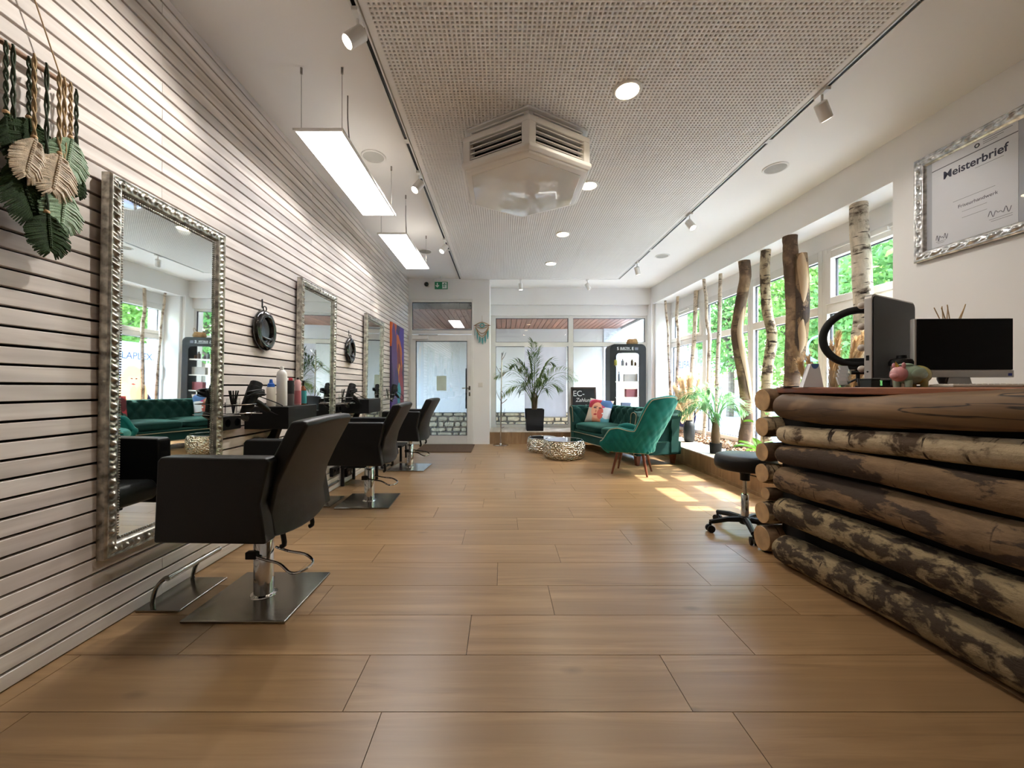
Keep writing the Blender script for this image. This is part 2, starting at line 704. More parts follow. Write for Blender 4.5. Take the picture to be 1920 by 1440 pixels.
# hammered metal
_m, _nt, _b = newmat('hammered pale brass')
_v = _nt.nodes.new('ShaderNodeTexVoronoi')
_v.inputs['Scale'].default_value = 34
_nt.links.new(coords(_nt, (1, 1, 1.4)), _v.inputs['Vector'])
_n = noise_node(_nt, coords(_nt), 3, 2)
_nt.links.new(ramp(_nt, _n, [(0.35, C(196, 182, 152)), (0.65, C(220, 212, 194))]), _b.inputs['Base Color'])
_b.inputs['Metallic'].default_value = 1.0
_b.inputs['Roughness'].default_value = 0.2
bump(_nt, _b, _v.outputs['Distance'], 1.0, 0.02)
M['hammer'] = _m
M['birch'] = bark('birch bark', C(208, 196, 176), C(44, 36, 32), C(100, 86, 74), 0.60, 0.60, 7.0, stretch=1.8)
M['birch2'] = bark('patchy birch bark', C(190, 172, 142), C(52, 42, 35), C(104, 87, 71), 0.54, 0.61, 11.0, soft=0.05)
M['birchlog'] = bark('rough birch log bark', C(158, 140, 108), C(46, 38, 31), C(82, 69, 56), 0.49, 0.68, 14.0, stretch=0.7, relief=1.0, soft=0.04)
M['twig'] = bark('pale thin birch bark', C(220, 204, 184), C(84, 66, 54), C(150, 126, 106), 0.60, 0.63, 9.0)
M['brownbark'] = bark('brown smooth bark', C(146, 120, 94), C(74, 58, 47), C(106, 86, 70), 0.49, 0.63, 5.0, relief=0.4)
M['peelbark'] = bark('half peeled bark', C(134, 110, 84), C(56, 46, 40), C(82, 69, 59), 0.505, 0.66, 7.0, stretch=0.45, relief=0.6, soft=0.015)
M['rawwood'] = wood('bare split wood', C(132, 104, 76), C(178, 148, 114), C(204, 176, 142), axis=2, rough=0.7, knots=False, along=1.5, across=18, vary=0.1, bstr=0.3)
M['peeled'] = wood('peeled log wood', C(78, 57, 38), C(120, 92, 62), C(146, 115, 80), axis=2, rough=0.6, knots=True, along=0.9, across=16, vary=0.1, bstr=0.4, cracks=True)
M['logend'] = plain('sawn log end', C(184, 150, 108), 0.75, bs=60, bstr=0.2, var=0.14, vscale=14)
M['board'] = wood('red brown counter board', C(104, 58, 34), C(140, 84, 52), C(160, 100, 64), axis=1, rough=0.4, knots=False, along=1.4, across=14, vary=0.0)
M['void'] = plain('log gap shade', C(14, 12, 11), 0.9)
M['clay'] = plain('black clay', C(36, 38, 42), 0.55)
M['palm'] = leafmat('palm leaf', C(58, 84, 44), C(116, 138, 78), 0.35, 0.4)
M['palm2'] = leafmat('pale palm leaf', C(96, 150, 96), C(150, 196, 146), 0.5, 0.4)
M['leaf'] = leafmat('broad green leaf', C(78, 132, 40), C(128, 176, 66), 0.4, 0.3)
M['stem'] = plain('brown palm stem', C(104, 84, 60), 0.8, bs=60, bstr=0.5, var=0.2)
M['pampas'] = leafmat('dry pampas plume', C(222, 198, 160), C(246, 234, 212), 0.45, 0.9)
M['pampas2'] = leafmat('brown dry grass', C(186, 152, 108), C(220, 194, 154), 0.45, 0.9)
M['tree1'] = leafmat('fresh green tree leaf', C(92, 136, 54), C(152, 184, 100), 0.5, 0.6)
M['tree2'] = leafmat('mid green tree leaf', C(74, 120, 56), C(126, 166, 92), 0.5, 0.6)
M['treetrunk'] = plain('tree bark', C(96, 82, 68), 0.9, bs=20, bstr=0.6, var=0.2)
M['ground'] = plain('pale paving', C(186, 184, 178), 0.85, var=0.1, vscale=0.8, bs=30, bstr=0.1)
M['plaster'] = plain('white render', C(178, 177, 178), 0.9, bs=26, bstr=0.25, var=0.04, vscale=1.0)
M['rough_plaster'] = plain('rough pale render', C(186, 192, 204), 0.9, bs=16, bstr=1.0, var=0.06, bdist=0.03)
M['soffit'] = wood('brown soffit board', C(88, 56, 44), C(124, 82, 64), C(142, 98, 78), axis=1, rough=0.55, knots=True, along=1.2, across=14, vary=0.2)
M['stone'] = plain('buff field stone', C(128, 116, 96), 0.9, bs=24, bstr=0.8, var=0.22, vscale=9)
M['mortar'] = plain('dark mortar', C(58, 52, 46), 0.95)
M['teal_post'] = plain('pale teal lacquer', C(120, 190, 196), 0.4)
M['yellow'] = plain('yellow house render', C(226, 206, 150), 0.9)

# ================================================================== THE SETTING
ZC = 2.905          # ceiling height
XL = -1.635         # face of the slatted wall
YD = 6.92           # wall with the door
YB = 7.75           # back window plane
SK = 0.031          # the right wall runs slightly askew


def XR(y, off=0.0):
    return 3.1 + off - SK * y


def skew(x0, x1, y0, y1):
    """quad in plan that follows the askew right wall, offsets from its face"""
    return [(XR(y0, x0), y0), (XR(y0, x1), y0), (XR(y1, x1), y1), (XR(y1, x0), y1)]


# ---- floor of oak-look planks
floor = struct(MB().box(-1.9, 3.6, -1.4, 7.9, -0.12, -0.004).build('floor', M['grout']), 'oak plank floor laid across the room')
PW, PL = 0.2585, 1.08
offs = {0: -.37, 1: -.491, 2: -.133, 3: .232, 4: -.024, 5: .337, 6: -.254, 7: .114, 8: -.527, 9: -.159}
plank_cache = {}
k0 = int(math.floor((-1.35 - 0.957) / PW))
for k in range(k0, 24):
    y0 = 0.957 + k * PW
    off = offs.get(k, RND.uniform(-0.54, 0.54))
    x = off - 3 * PL
    while x < 3.05:
        a, b = max(x, -1.70), min(x + PL, 3.05)
        if b - a > 0.05 and y0 < YD + 0.1:
            w = round(b - a, 3)
            if w not in plank_cache:
                plank_cache[w] = MB().box(-w / 2 + .0013, w / 2 - .0013, .0013, PW - .0013, -0.012, 0).mesh('plank')
            o = link('plank', plank_cache[w], M['floor'], floor)
            o.location = ((a + b) / 2, y0, 0)
        x += PL

# ---- slatted wall
wall_left = struct(MB().box(-1.9, XL - 0.024, -1.4, YD + 0.2, -0.1, ZC + 0.1).build('wall_left', M['slat_back']), 'white horizontal slat wall with dark gaps')
SP = 0.0636
slat_cache = {}
for k in range(0, 46):
    z0 = max(k * SP - 0.0056 + 0.0048, 0.004)
    z1 = min((k + 1) * SP - 0.0056 - 0.0048, ZC - 0.001)
    if k == 45:
        z1 = ZC - 0.001
    joints = [-1.38, 1.9, 4.9, YD] if k % 2 == 0 else [-1.38, 0.4, 3.4, 6.3, YD]
    for a, b in zip(joints[:-1], joints[1:]):
        key = (round(b - a, 3), round(z1 - z0, 4))
        if key not in slat_cache:
            h = key[1]
            mb = MB()
            q = [(-0.024, 0), (-0.0015, 0), (0, 0.0015), (0, h - 0.0015), (-0.0015, h), (-0.024, h)]
            mb.loft([[(p[0], 0.0007, p[1]) for p in q], [(p[0], key[0] - 0.0007, p[1]) for p in q]])
            slat_cache[key] = mb.mesh('slat')
        o = link('slat', slat_cache[key], M['slat'], wall_left)
        o.location = (XL + RND.uniform(-0.0012, 0.0008), a, z0 + RND.uniform(-0.0006, 0.0006))

# ---- ceiling with its perforated acoustic field
ceiling = struct(MB().box(-1.9, 3.7, -1.4, 8.0, ZC, ZC + 0.15).build('ceiling', M['ceil']), 'white ceiling with perforated acoustic field')
PX0, PX1, PY0, PY1, PZ = -0.70, 2.015, -0.9, 6.88, 2.885
PIT = 0.025
nx = int((PX1 - PX0 - 0.05) / PIT)
ny = int((PY1 - PY0 - 0.05) / PIT)
hx0 = (PX0 + PX1) / 2 - nx * PIT / 2
hy0 = (PY0 + PY1) / 2 - ny * PIT / 2
hs = 0.0063
ii, jj = np.meshgrid(np.arange(nx), np.arange(ny), indexing='ij')
cx = (hx0 + (ii.ravel() + 0.5) * PIT)
cy = (hy0 + (jj.ravel() + 0.5) * PIT)
N = cx.size
H = PIT / 2
ring = np.array([(-H, -H, 0), (H, -H, 0), (H, H, 0), (-H, H, 0), (-hs, -hs, 0), (hs, -hs, 0), (hs, hs, 0), (-hs, hs, 0), (-hs, -hs, .012), (hs, -hs, .012), (hs, hs, .012), (-hs, hs, .012)])
V = ring[None, :, :] + np.stack([cx, cy, np.full(N, PZ)], 1)[:, None, :]
fq = np.array([(0, 4, 5, 1), (1, 5, 6, 2), (2, 6, 7, 3), (3, 7, 4, 0), (4, 8, 9, 5), (5, 9, 10, 6), (6, 10, 11, 7), (7, 11, 8, 4)])
FQ = fq[None] + (np.arange(N) * 12)[:, None, None]
me = bpy.data.meshes.new('perforated_panel')
me.vertices.add(N * 12)
me.vertices.foreach_set('co', V.astype(np.float32).ravel())
me.loops.add(N * 32)
me.loops.foreach_set('vertex_index', FQ.astype(np.int32).ravel())
me.polygons.add(N * 8)
me.polygons.foreach_set('loop_start', np.arange(0, N * 32, 4, dtype=np.int32))
me.update(calc_edges=True)
pp = link('perforated_panel', me, M['ceil'], ceiling)
pp['kind'] = 'stuff'
# plain margin round the holes and a sheet coloured as the shade above
ex0, ex1, ey0, ey1 = hx0, hx0 + nx * PIT, hy0, hy0 + ny * PIT
mb = MB()
mb.box(PX0, ex0, PY0, PY1, PZ, ZC).box(ex1, PX1, PY0, PY1, PZ, ZC).box(ex0, ex1, PY0, ey0, PZ, ZC).box(ex0, ex1, ey1, PY1, PZ, ZC)
mb.build('panel_edge', M['ceil'], ceiling)
MB().box(ex0, ex1, ey0, ey1, PZ + 0.012, PZ + 0.014).build('hole_shade_sheet', M['slat_back'], ceiling)
# light tracks on both sides of the field
for sgn, xt in ((-1, PX0 - 0.03), (1, PX1 + 0.03)):
    tr = MB()
    tr.box(xt - 0.02, xt - 0.011, PY0, PY1 + 0.02, ZC - 0.022, ZC + 0.004).box(xt + 0.011, xt + 0.02, PY0, PY1 + 0.02, ZC - 0.022, ZC + 0.004)
    t = tr.build('light_track', M['white_metal'], ceiling)
    MB().box(xt - 0.011, xt + 0.011, PY0, PY1 + 0.02, ZC - 0.016, ZC + 0.002).build('track_slot', M['black'], t)
    for yj in (3.0, 5.4):
        MB().box(xt - 0.02, xt + 0.02, yj, yj + 0.05, ZC - 0.0225, ZC).build('track_joint', M['white_metal'], t)
MB().box(PX0 - 0.01, PX1 + 0.01, PY1 + 0.01, PY1 + 0.05, ZC - 0.022, ZC + 0.002).build('light_track', M['white_metal'], ceiling)

# ---- door wall, rear wall, right wall, beam, corner pillar, headers
wd = MB()
wd.box(-1.9, -1.613, YD, YD + 0.18, 0, ZC).box(-1.613, -0.51, YD, YD + 0.18, 2.54, ZC).box(-0.51, -0.215, YD, YB + 0.12, 0, ZC)
struct(wd.build('wall_back', M['paint']), 'white wall around the glass entrance door')
struct(MB().box(-1.9, 3.7, -1.6, -1.4, 0, ZC).build('wall_rear', M['paint']), 'white wall behind the viewer')
struct(MB().prism(skew(0, 0.55, -1.4, 3.034), 0, ZC).build('wall_right', M['paint']), 'white wall carrying the framed certificate')
struct(MB().prism(skew(0, 0.55, 3.034, 7.9), 2.58, ZC).build('trim_4', M['paint']), 'white beam over the long window')
struct(MB().prism([(2.905, 7.45), (3.5, 7.45), (3.5, 7.95), (2.87, 7.95)], 0, 2.58).build('trim_5', M['paint']), 'white corner pillar between the windows')
struct(MB().prism(skew(0.32, 0.5, 3.0, 7.5), 2.38, 2.58).build('trim_6', M['paint']), 'white shutter box above the long window')
struct(MB().prism(skew(0.32, 0.5, 3.0, 7.5), -0.3, 0.27).build('trim_7', M['paint']), 'low white sill wall under the long window')
wb = MB()
wb.box(-0.25, 2.95, 7.6, 7.95, 2.59, ZC).box(-0.25, 2.9, 7.67, 7.95, 2.40, 2.60).box(-0.25, 2.9, 7.72, 7.95, -0.3, 0.235)
wb.box(2.84, 2.92, 7.5, 7.95, 0.2, 2.6)
struct(wb.build('trim_1', M['paint']), 'white header over the back window')

# ---- raised ledge under both windows
DZ = 0.215
DX, DY = 2.36, 6.95
ledge = struct(MB().box(DX + 0.02, 3.32, 2.6, 7.72, -0.05, DZ - 0.02).box(-0.215, DX + 0.02, DY + 0.02, 7.72, -0.05, DZ - 0.02).build('trim_2', M['mortar']), 'low wood-faced ledge under the windows')
y = 2.6
while y < DY:
    b = min(y + 0.62, DY)
    MB().box(DX, DX + 0.02, y + 0.001, b - 0.001, 0.0, DZ - 0.012).build('fascia_board', M['fascia'], ledge)
    y = b
x = -0.215
while x < DX - 0.01:
    b = min(x + 0.62, DX)
    MB().box(x + 0.001, b - 0.001, DY, DY + 0.02, 0.0, DZ - 0.012).build('fascia_board', M['fascia'], ledge)
    x = b
MB().box(DX - 0.012, DX, 2.6, DY, 0, 0.03).build('skirting', M['fascia'], ledge)
y = 2.6
while y < 7.7:
    b = min(y + 0.9, 7.72)
    MB().box(DX - 0.005, 3.3, y + 0.0008, b - 0.0008, DZ - 0.012, DZ).build('ledge_board', M['decktop'], ledge)
    y = b
x = -0.215
while x < DX - 0.01:
    b = min(x + 0.9, DX - 0.005)
    MB().box(x + 0.0008, b - 0.0008, DY - 0.005, 7.72, DZ - 0.012, DZ).build('ledge_board', M['decktop'], ledge)
    x = b

# ---- long window on the right (four bays); local x = outwards, y along the wall
TH = math.atan(SK)


def bar(mb, y0, y1, z0, z1, x0=-0.035, x1=0.035):
    return mb.box(x0, x1, y0, y1, z0, z1)


def bay(idx, y0, y1, sash, label):
    w = empty_struct('window_%d' % idx, label, (3.45, 0, 0), TH)
    z0, zt0, zt1, z1 = 0.25, 1.74, 1.83, 2.40
    f = MB()
    fw = 0.055
    bar(f, y0, y0 + fw, z0, z1)
    bar(f, y1 - fw, y1, z0, z1)
    bar(f, y0 + fw, y1 - fw, z0, z0 + 0.06)
    bar(f, y0 + fw, y1 - fw, z1 - (0.05 if sash else 0.1), z1)
    bar(f, y0 + fw, y1 - fw, zt0, zt1)
    f.build('window_frame', M['upvc'], w, bevel=0.004)
    ya, yb_ = y0 + fw, y1 - fw
    za, zb = zt1, z1 - (0.05 if sash else 0.1)
    if sash:
        s = MB()
        sw = 0.065
        bar(s, ya, ya + sw, za, zb, -0.055, 0.03)
        bar(s, yb_ - sw, yb_, za, zb, -0.055, 0.03)
        bar(s, ya + sw, yb_ - sw, za, za + sw, -0.055, 0.03)
        bar(s, ya + sw, yb_ - sw, zb - sw, zb, -0.055, 0.03)
        so = s.build('sash', M['upvc'], w, bevel=0.004)
        h = MB().box(-0.085, -0.055, (ya + yb_) / 2 - 0.16, (ya + yb_) / 2 + 0.16, zb - 0.02, zb + 0.015)
        h.tube([(-0.07, ya + 0.1, zb), (-0.075, yb_ - 0.1, zb + 0.004)], 0.006, 6)
        h.build('tilt_lever', M['white_metal'], so)
        ya, yb_, za, zb = ya + sw, yb_ - sw, za + sw, zb - sw
    g = MB()
    for (a, b, c, d) in ((ya, yb_, za, zb), (y0 + fw, y1 - fw, z0 + 0.06, zt0)):
        t = 0.008
        for x0 in (-0.0,):
            g.box(x0, 0.02, a, a + t, c, d).box(x0, 0.02, b - t, b, c, d).box(x0, 0.02, a, b, c, c + t).box(x0, 0.02, a, b, d - t, d)
        MB().box(0.004, 0.012, a, b, c, d).build('pane', M['glass'], w)
    g.build('gasket', M['gasket'], w)
    return w


bay(1, 2.95, 4.055, True, 'tilt window bay nearest the framed certificate')
bay(2, 4.055, 5.175, False, 'fixed window bay behind the forked trunk')
bay(3, 5.175, 6.285, False, 'fixed window bay behind the curved brown trunk')
wA = bay(4, 6.285, 7.47, True, 'tilt window bay beside the corner pillar')
# casement handle of the corner bay
MB().box(-0.06, -0.035, 7.40, 7.43, 1.0, 1.25).build('window_handle', M['white_metal'], wA, bevel=0.004)

# ---- back window
w5 = empty_struct('window_5', 'wide back window in four panes beside the door', (0, YB, 0))
f = MB()
X0, X1 = -0.215, 2.86
for (a, b, c, d) in ((X0, -0.12, 0.2, 2.44), (2.807, X1, 0.2, 2.44), (1.30, 1.397, 0.272, 2.351), (-0.12, 2.807, 0.2, 0.272), (-0.12, 2.807, 2.351, 2.44), (-0.12, 1.30, 1.80, 1.88), (1.397, 2.807, 1.80, 1.88)):
    f.box(a, b, -0.035, 0.035, c, d)
f.build('window_frame', M['upvc'], w5, bevel=0.004)
g = MB()
for (a, b) in ((-0.12, 1.30), (1.397, 2.807)):
    for (c, d) in ((0.272, 1.80), (1.88, 2.351)):
        t = 0.008
        g.box(a, a + t, -0.01, 0.02, c, d).box(b - t, b, -0.01, 0.02, c, d).box(a, b, -0.01, 0.02, c, c + t).box(a, b, -0.01, 0.02, d - t, d)
        MB().box(a, b, 0.004, 0.012, c, d).build('pane', M['glass'], w5)
g.build('gasket', M['gasket'], w5)
bl = thing('panel_blind', 'white fabric panel blind hanging behind the large potted palm', 'blind', (0, YB - 0.045, 0))
blm = leafmat('white blind cloth', C(214, 214, 226), C(224, 224, 236), 0.45, 0.9)
MB().grid(lambda u, v: (0.445 + u * 0.81, 0.002 * math.sin(u * 40), 0.42 + v * 1.37), 60, 2).build('cloth', blm, bl, smooth=True)
MB().box(0.44, 1.26, -0.006, 0.006, 0.405, 0.425).build('hem_bar', M['white_metal'], bl)
MB().box(0.44, 1.26, -0.012, 0.008, 1.785, 1.805).build('head_rail', M['white_metal'], bl)

# ---- entrance door with transom
d1 = empty_struct('door_1', 'white framed glass entrance door with transom light', (0, YD, 0))
f = MB()
for (a, b, c, d) in ((-1.613, -1.571, 0, 2.54), (-0.527, -0.50, 0, 2.54), (-1.571, -0.527, 2.487, 2.54), (-1.571, -0.527, 1.93, 2.0)):
    f.box(a, b, -0.012, 0.07, c, d)
f.build('door_frame', M['upvc'], d1, bevel=0.004)
l = MB()
for (a, b, c, d) in ((-1.60, -1.509, 0.01, 1.918), (-0.608, -0.522, 0.01, 1.918), (-1.509, -0.608, 1.808, 1.918), (-1.509, -0.608, 0.01, 0.154)):
    l.box(a, b, -0.02, 0.05, c, d)
leaf_o = l.build('door_leaf', M['upvc'], d1, bevel=0.004)
g = MB()
for (a, b, c, d) in ((-1.509, -0.608, 0.154, 1.808), (-1.571, -0.527, 2.0, 2.487)):
    t = 0.009
    g.box(a, a + t, -0.004, 0.03, c, d).box(b - t, b, -0.004, 0.03, c, d).box(a, b, -0.004, 0.03, c, c + t).box(a, b, -0.004, 0.03, d - t, d)
    MB().box(a, b, 0.01, 0.02, c, d).build('pane', M['doorglass'], d1)
g.build('gasket', M['gasket'], d1)
h = MB().tube([(-0.565, -0.06, 0.985), (-0.63, -0.065, 0.985), (-0.69, -0.06, 0.982)], 0.009, 8).cyl((-0.565, -0.02, 0.985), (-0.565, -0.065, 0.985), 0.01)
h.box(-0.58, -0.55, -0.028, -0.02, 0.95, 1.02)
h.build('lever_handle', M['steel'], d1, smooth=True)
MB().box(-0.578, -0.552, -0.028, -0.02, 0.845, 0.915).build('lock_plate', M['steel'], d1, bevel=0.006)
MB().tube([(-0.635, 0.09, 0.62), (-0.635, 0.09, 1.335)], 0.013, 8).cyl((-0.635, 0.03, 0.7), (-0.635, 0.09, 0.7), 0.008).cyl((-0.635, 0.03, 1.25), (-0.635, 0.09, 1.25), 0.008).build('pull_bar', M['black'], d1, smooth=True)
cl = MB().box(-1.56, -1.28, -0.07, -0.02, 1.835, 1.90).build('door_closer', M['white_metal'], d1, bevel=0.006)
MB().box(-1.45, -1.12, -0.05, -0.03, 1.905, 1.918).build('closer_arm', M['steel'], cl)
MB().box(-1.145, -0.975, 0.006, 0.009, 0.94, 1.20).build('glass_notice', plain('pale green notice', C(210, 228, 216), 0.6), d1)
struct(MB().box(-1.61, -0.51, -0.03 + YD, YD + 0.1, -0.01, 0.012).build('trim_3', M['silver_alu']), 'aluminium door threshold')

# ================================================================== OUTSIDE
struct(MB().box(-30, 60, 7.9, 60, -0.42, -0.34).box(3.5, 60, -30, 7.9, -0.42, -0.34).build('ground_outside', M['ground']), 'pale paving outside the windows')
YW = 10.5
nb = empty_struct('wall_neighbour', 'white rendered neighbouring wall with a stone base')
MB().box(-6, 2.72, YW, YW + 0.3, -0.35, 2.62).build('render', M['plaster'], nb)
MB().box(2.70, 3.18, YW - 0.06, YW + 0.3, -0.35, 2.62).build('corner_pier', M['rough_plaster'], nb)
MB().box(-6, 2.70, YW - 0.03, YW, -0.35, 0.33).build('mortar_bed', M['mortar'], nb)
stone_meshes = {}
z = -0.35
row = 0
while z < 0.3:
    h = [0.17, 0.12, 0.15, 0.14, 0.10][row % 5]
    h = min(h, 0.33 - z)
    x = -3.1 + RND.uniform(-.2, 0)
    while x < 2.7:
        w = RND.choice([0.16, 0.22, 0.28, 0.34, 0.42])
        w2 = min(w, 2.69 - x)
        if w2 > 0.05:
            key = (round(w2, 2), round(h, 2))
            if key not in stone_meshes:
                mb = MB()
                a, b = key[0] / 2 - 0.012, key[1] / 2 - 0.011
                o_ = []
                for t in range(10):
                    an = 2 * PI * t / 10
                    ca, sa = math.cos(an), math.sin(an)
                    px = a * math.copysign(min(1, abs(ca) ** 0.45), ca)
                    pz = b * math.copysign(min(1, abs(sa) ** 0.45), sa)
                    o_.append((px * RND.uniform(.93, 1), pz * RND.uniform(.9, 1)))
                mb.loft([[(p[0], 0.03, p[1]) for p in o_], [(p[0], -0.012, p[1]) for p in o_], [(p[0] * .86, -0.028, p[1] * .82) for p in o_]])
                stone_meshes[key] = mb.mesh('stone')
            o = link('stone', stone_meshes[key], M['stone'], nb)
            o.location = (x + w2 / 2, YW - 0.03, z + h / 2)
        x += w
    z += h
    row += 1
# wooden soffit of the porch
so = struct(MB().box(-6, 3.15, 7.95, YW, 2.575, 2.75).build('roof_porch', M['mortar']), 'brown boarded porch soffit with a white fascia')
sof = MB().box(-0.0525, 0.0525, 7.95, YW, 0, 0.022).mesh('soffit_board')
x = -4.2
while x < 3.1:
    o = link('soffit_board', sof, M['soffit'], so)
    o.location = (x, 0, 2.55)
    x += 0.118
MB().box(3.15, 3.2, 7.95, YW + 0.3, 2.53, 2.8).build('fascia', M['plaster'], so)
# distant yellow house
yh = thing('yellow_house', 'pale yellow house beyond the corner of the porch', 'house', (8.2, 27, -0.34))
MB().box(-1.6, 0.0, 0, 6, 0, 6).build('walls', M['yellow'], yh)
MB().prism([(-2.0, 6), (0.4, 6), (-0.8, 7.4)], -0.3, 6.3, 'y').build('roof', plain('red roof tile', C(150, 84, 64), 0.8), yh)
for k in range(2):
    wq = MB().box(-1.2, -0.5, -0.03, 0.02, 0.9 + 2.6 * k, 2.3 + 2.6 * k).build('window', M['upvc'], yh)
    MB().box(-1.13, -0.57, -0.04, -0.02, 0.97 + 2.6 * k, 2.23 + 2.6 * k).build('pane', M['blackgloss'], wq)

# trees
def tree(loc, h, rad, n, mat, label, seed, zlow=1.2, leaf=0.105):
    n = int(n * 2.1)
    rg = np.random.default_rng(seed)
    t = thing('tree', label, 'tree', loc, 0, 'trees outside the windows')
    tr = MB()
    pts = smooth_path([(0, 0, 0), (0.1, 0.05, h * .3), (-0.05, 0.1, h * .6), (0.05, 0, h * .85)], 10)
    tr.tube(pts, [0.16 - 0.012 * i for i in range(10)], 8)
    for i in range(9):
        a = rg.uniform(0, 6.28)
        z0 = rg.uniform(.3, .75) * h
        e = Vector((math.cos(a) * rad * .7, math.sin(a) * rad * .7, z0 + rg.uniform(.4, 1.4)))
        tr.tube(smooth_path([(0, 0, z0), e * .5 + Vector((0, 0, z0 * .5 + .1)), e], 6), [.06, .05, .04, .03, .022, .015], 6)
    tr.build('trunk', M['treetrunk'], t, smooth=True)
    # leaf clusters
    k = 90
    cl_ = []
    while len(cl_) < k:
        p = rg.uniform(-1, 1, 3)
        if .25 < np.linalg.norm(p) < 1:
            cl_.append(p)
    cl_ = np.array(cl_) * np.array([rad, rad, (h - zlow) / 2]) + np.array([0, 0, (h + zlow) / 2])
    c = cl_[rg.integers(0, k, n)] + rg.normal(0, 0.34, (n, 3))
    u = rg.normal(0, 1, (n, 3))
    u /= np.linalg.norm(u, axis=1)[:, None]
    w = rg.normal(0, 1, (n, 3))
    w = np.cross(u, w)
    w /= np.linalg.norm(w, axis=1)[:, None]
    s = leaf * rg.uniform(.6, 1.25, (n, 1))
    q = np.stack([c - u * s, c + w * s * .55, c + u * s, c - w * s * .55], 1).reshape(-1, 3)
    me = bpy.data.meshes.new('crown')
    me.from_pydata(q.tolist(), [], np.arange(n * 4).reshape(-1, 4).tolist())
    link('crown', me, mat, t)
    return t


tree((10.6, 7.2, -.34), 6.6, 2.3, 5200, M['tree1'], 'bright green leafy tree outside the certificate end of the window', 1)
tree((11.2, 10.4, -.34), 7.2, 2.4, 5200, M['tree2'], 'leafy tree behind the teal street lamp', 2, .6)
tree((11.0, 14.0, -.34), 6.8, 2.3, 5200, M['tree1'], 'leafy tree outside the middle window bays', 3)
tree((10.4, 18.0, -.34), 6.4, 2.0, 4200, M['tree2'], 'tree rising over the white picket railing', 4, 2.2)
tree((10.8, 3.4, -.34), 6.8, 2.4, 4200, M['tree2'], 'tree outside, in line with the log counter', 5)
tree((11.0, -0.6, -.34), 6.8, 2.4, 3600, M['tree1'], 'tree outside, level with the viewer', 6)
tree((12.6, 25.0, -.34), 5.6, 1.8, 3000, M['tree1'], 'small tree seen above the seagrass basket', 7, 1.5)
tree((14.5, 9.0, -.34), 9.0, 3.0, 5200, M['tree2'], 'tall tree standing behind the bright green one', 8, 1.0, .13)
tree((14.5, 16.0, -.34), 9.0, 3.0, 5200, M['tree1'], 'tall tree behind the other trees of the middle bays', 9, 1.0, .13)
hd = MB()
rg = np.random.default_rng(5)
n = 16000
c = np.stack([12.6 + rg.normal(0, .5, n), rg.uniform(-3, 15.5, n), -.3 + rg.uniform(0, 1.9, n)], 1)
u = rg.normal(0, 1, (n, 3)); u /= np.linalg.norm(u, axis=1)[:, None]
w = np.cross(u, rg.normal(0, 1, (n, 3))); w /= np.linalg.norm(w, axis=1)[:, None]
s = .11 * rg.uniform(.6, 1.25, (n, 1))
me = bpy.data.meshes.new('hedge')
me.from_pydata(np.stack([c - u * s, c + w * s * .55, c + u * s, c - w * s * .55], 1).reshape(-1, 3).tolist(), [], np.arange(n * 4).reshape(-1, 4).tolist())
hedge = tag(link('hedge', me, M['tree2']), 'long green hedge under the trees outside', 'hedge', kind='stuff')

# teal street lamp
sl = thing('street_lamp', 'pale teal street lamp with a bowed arm outside', 'street lamp', (7.9, 9.4, -.34))
MB().tube([(0, 0, 0), (0, 0, 2.3)], [0.05, 0.035], 10).cyl((0, 0, 0), (0, 0, .35), .08).cyl((0, 0, .9), (0, 0, .96), .06).build('post', M['teal_post'], sl, smooth=True)
arc = [(0, 0, 2.3)] + [(-.27 + .27 * math.cos(a), 0.05 - .05 * math.cos(a), 2.3 + .27 * math.sin(a)) for a in [i * PI / 10 for i in range(1, 11)]] + [(-.54, .1, 2.16)]
MB().tube(arc, .022, 8).build('bowed_arm', M['teal_post'], sl, smooth=True)
MB().lathe([(.03, .14), (.045, .1), (.05, .02), (.16, -.06), (.2, -.1), (.19, -.1), (.04, -.02)], 20, (-.54, .1, 2.06), cap=False).build('lamp_shade', M['teal_post'], sl, smooth=True)

# white terrace railing far off
pr = thing('picket_railing', 'white picket railing on a low wall across the street', 'railing', (0, 0, -.34))
P0, P1 = Vector((9.2, 19.6, 0)), Vector((12.4, 17.6, 0))
dv = (P1 - P0)
ang = math.atan2(dv.y, dv.x)
L_ = dv.length
pr.location = (P0.x, P0.y, -.34)
pr.rotation_euler = (0, 0, ang)
MB().box(0, L_, -.1, .1, 0, .95).build('low_wall', M['plaster'], pr)
MB().box(0, L_, -.04, .04, 1.0, 1.1).build('bottom_rail', M['upvc'], pr)
MB().prism([(0, 2.0), (L_, 2.5), (L_, 2.95), (0, 2.45)], -.06, .06, 'y').build('top_board', M['upvc'], pr)
n = 22
for k in range(n):
    x = .1 + k * (L_ - .2) / (n - 1)
    MB().box(x - .04, x + .04, -.03, .03, 1.05, 2.1 + .5 * x / L_).build('picket', M['upvc'], pr)
# white building volume behind the far corner
wbld = thing('white_building', 'white building front across the street beyond the corner bay', 'building', (8.3, 22.6, -.34), ang)
MB().box(-.6, 2.2, 0, 4, 0, 4.2).build('walls', M['plaster'], wbld)
for k in range(3):
    wq = MB().box(-.3 + .8 * k, .25 + .8 * k, -.03, .02, 1.0, 2.6).build('window', M['upvc'], wbld)
    MB().box(-.24 + .8 * k, .19 + .8 * k, -.045, -.02, 1.06, 2.54).build('pane', M['blackgloss'], wbld if False else wq)
MB().box(-.8, 2.4, -.3, 4.2, 4.2, 4.4).build('roof', M['plaster'], wbld)
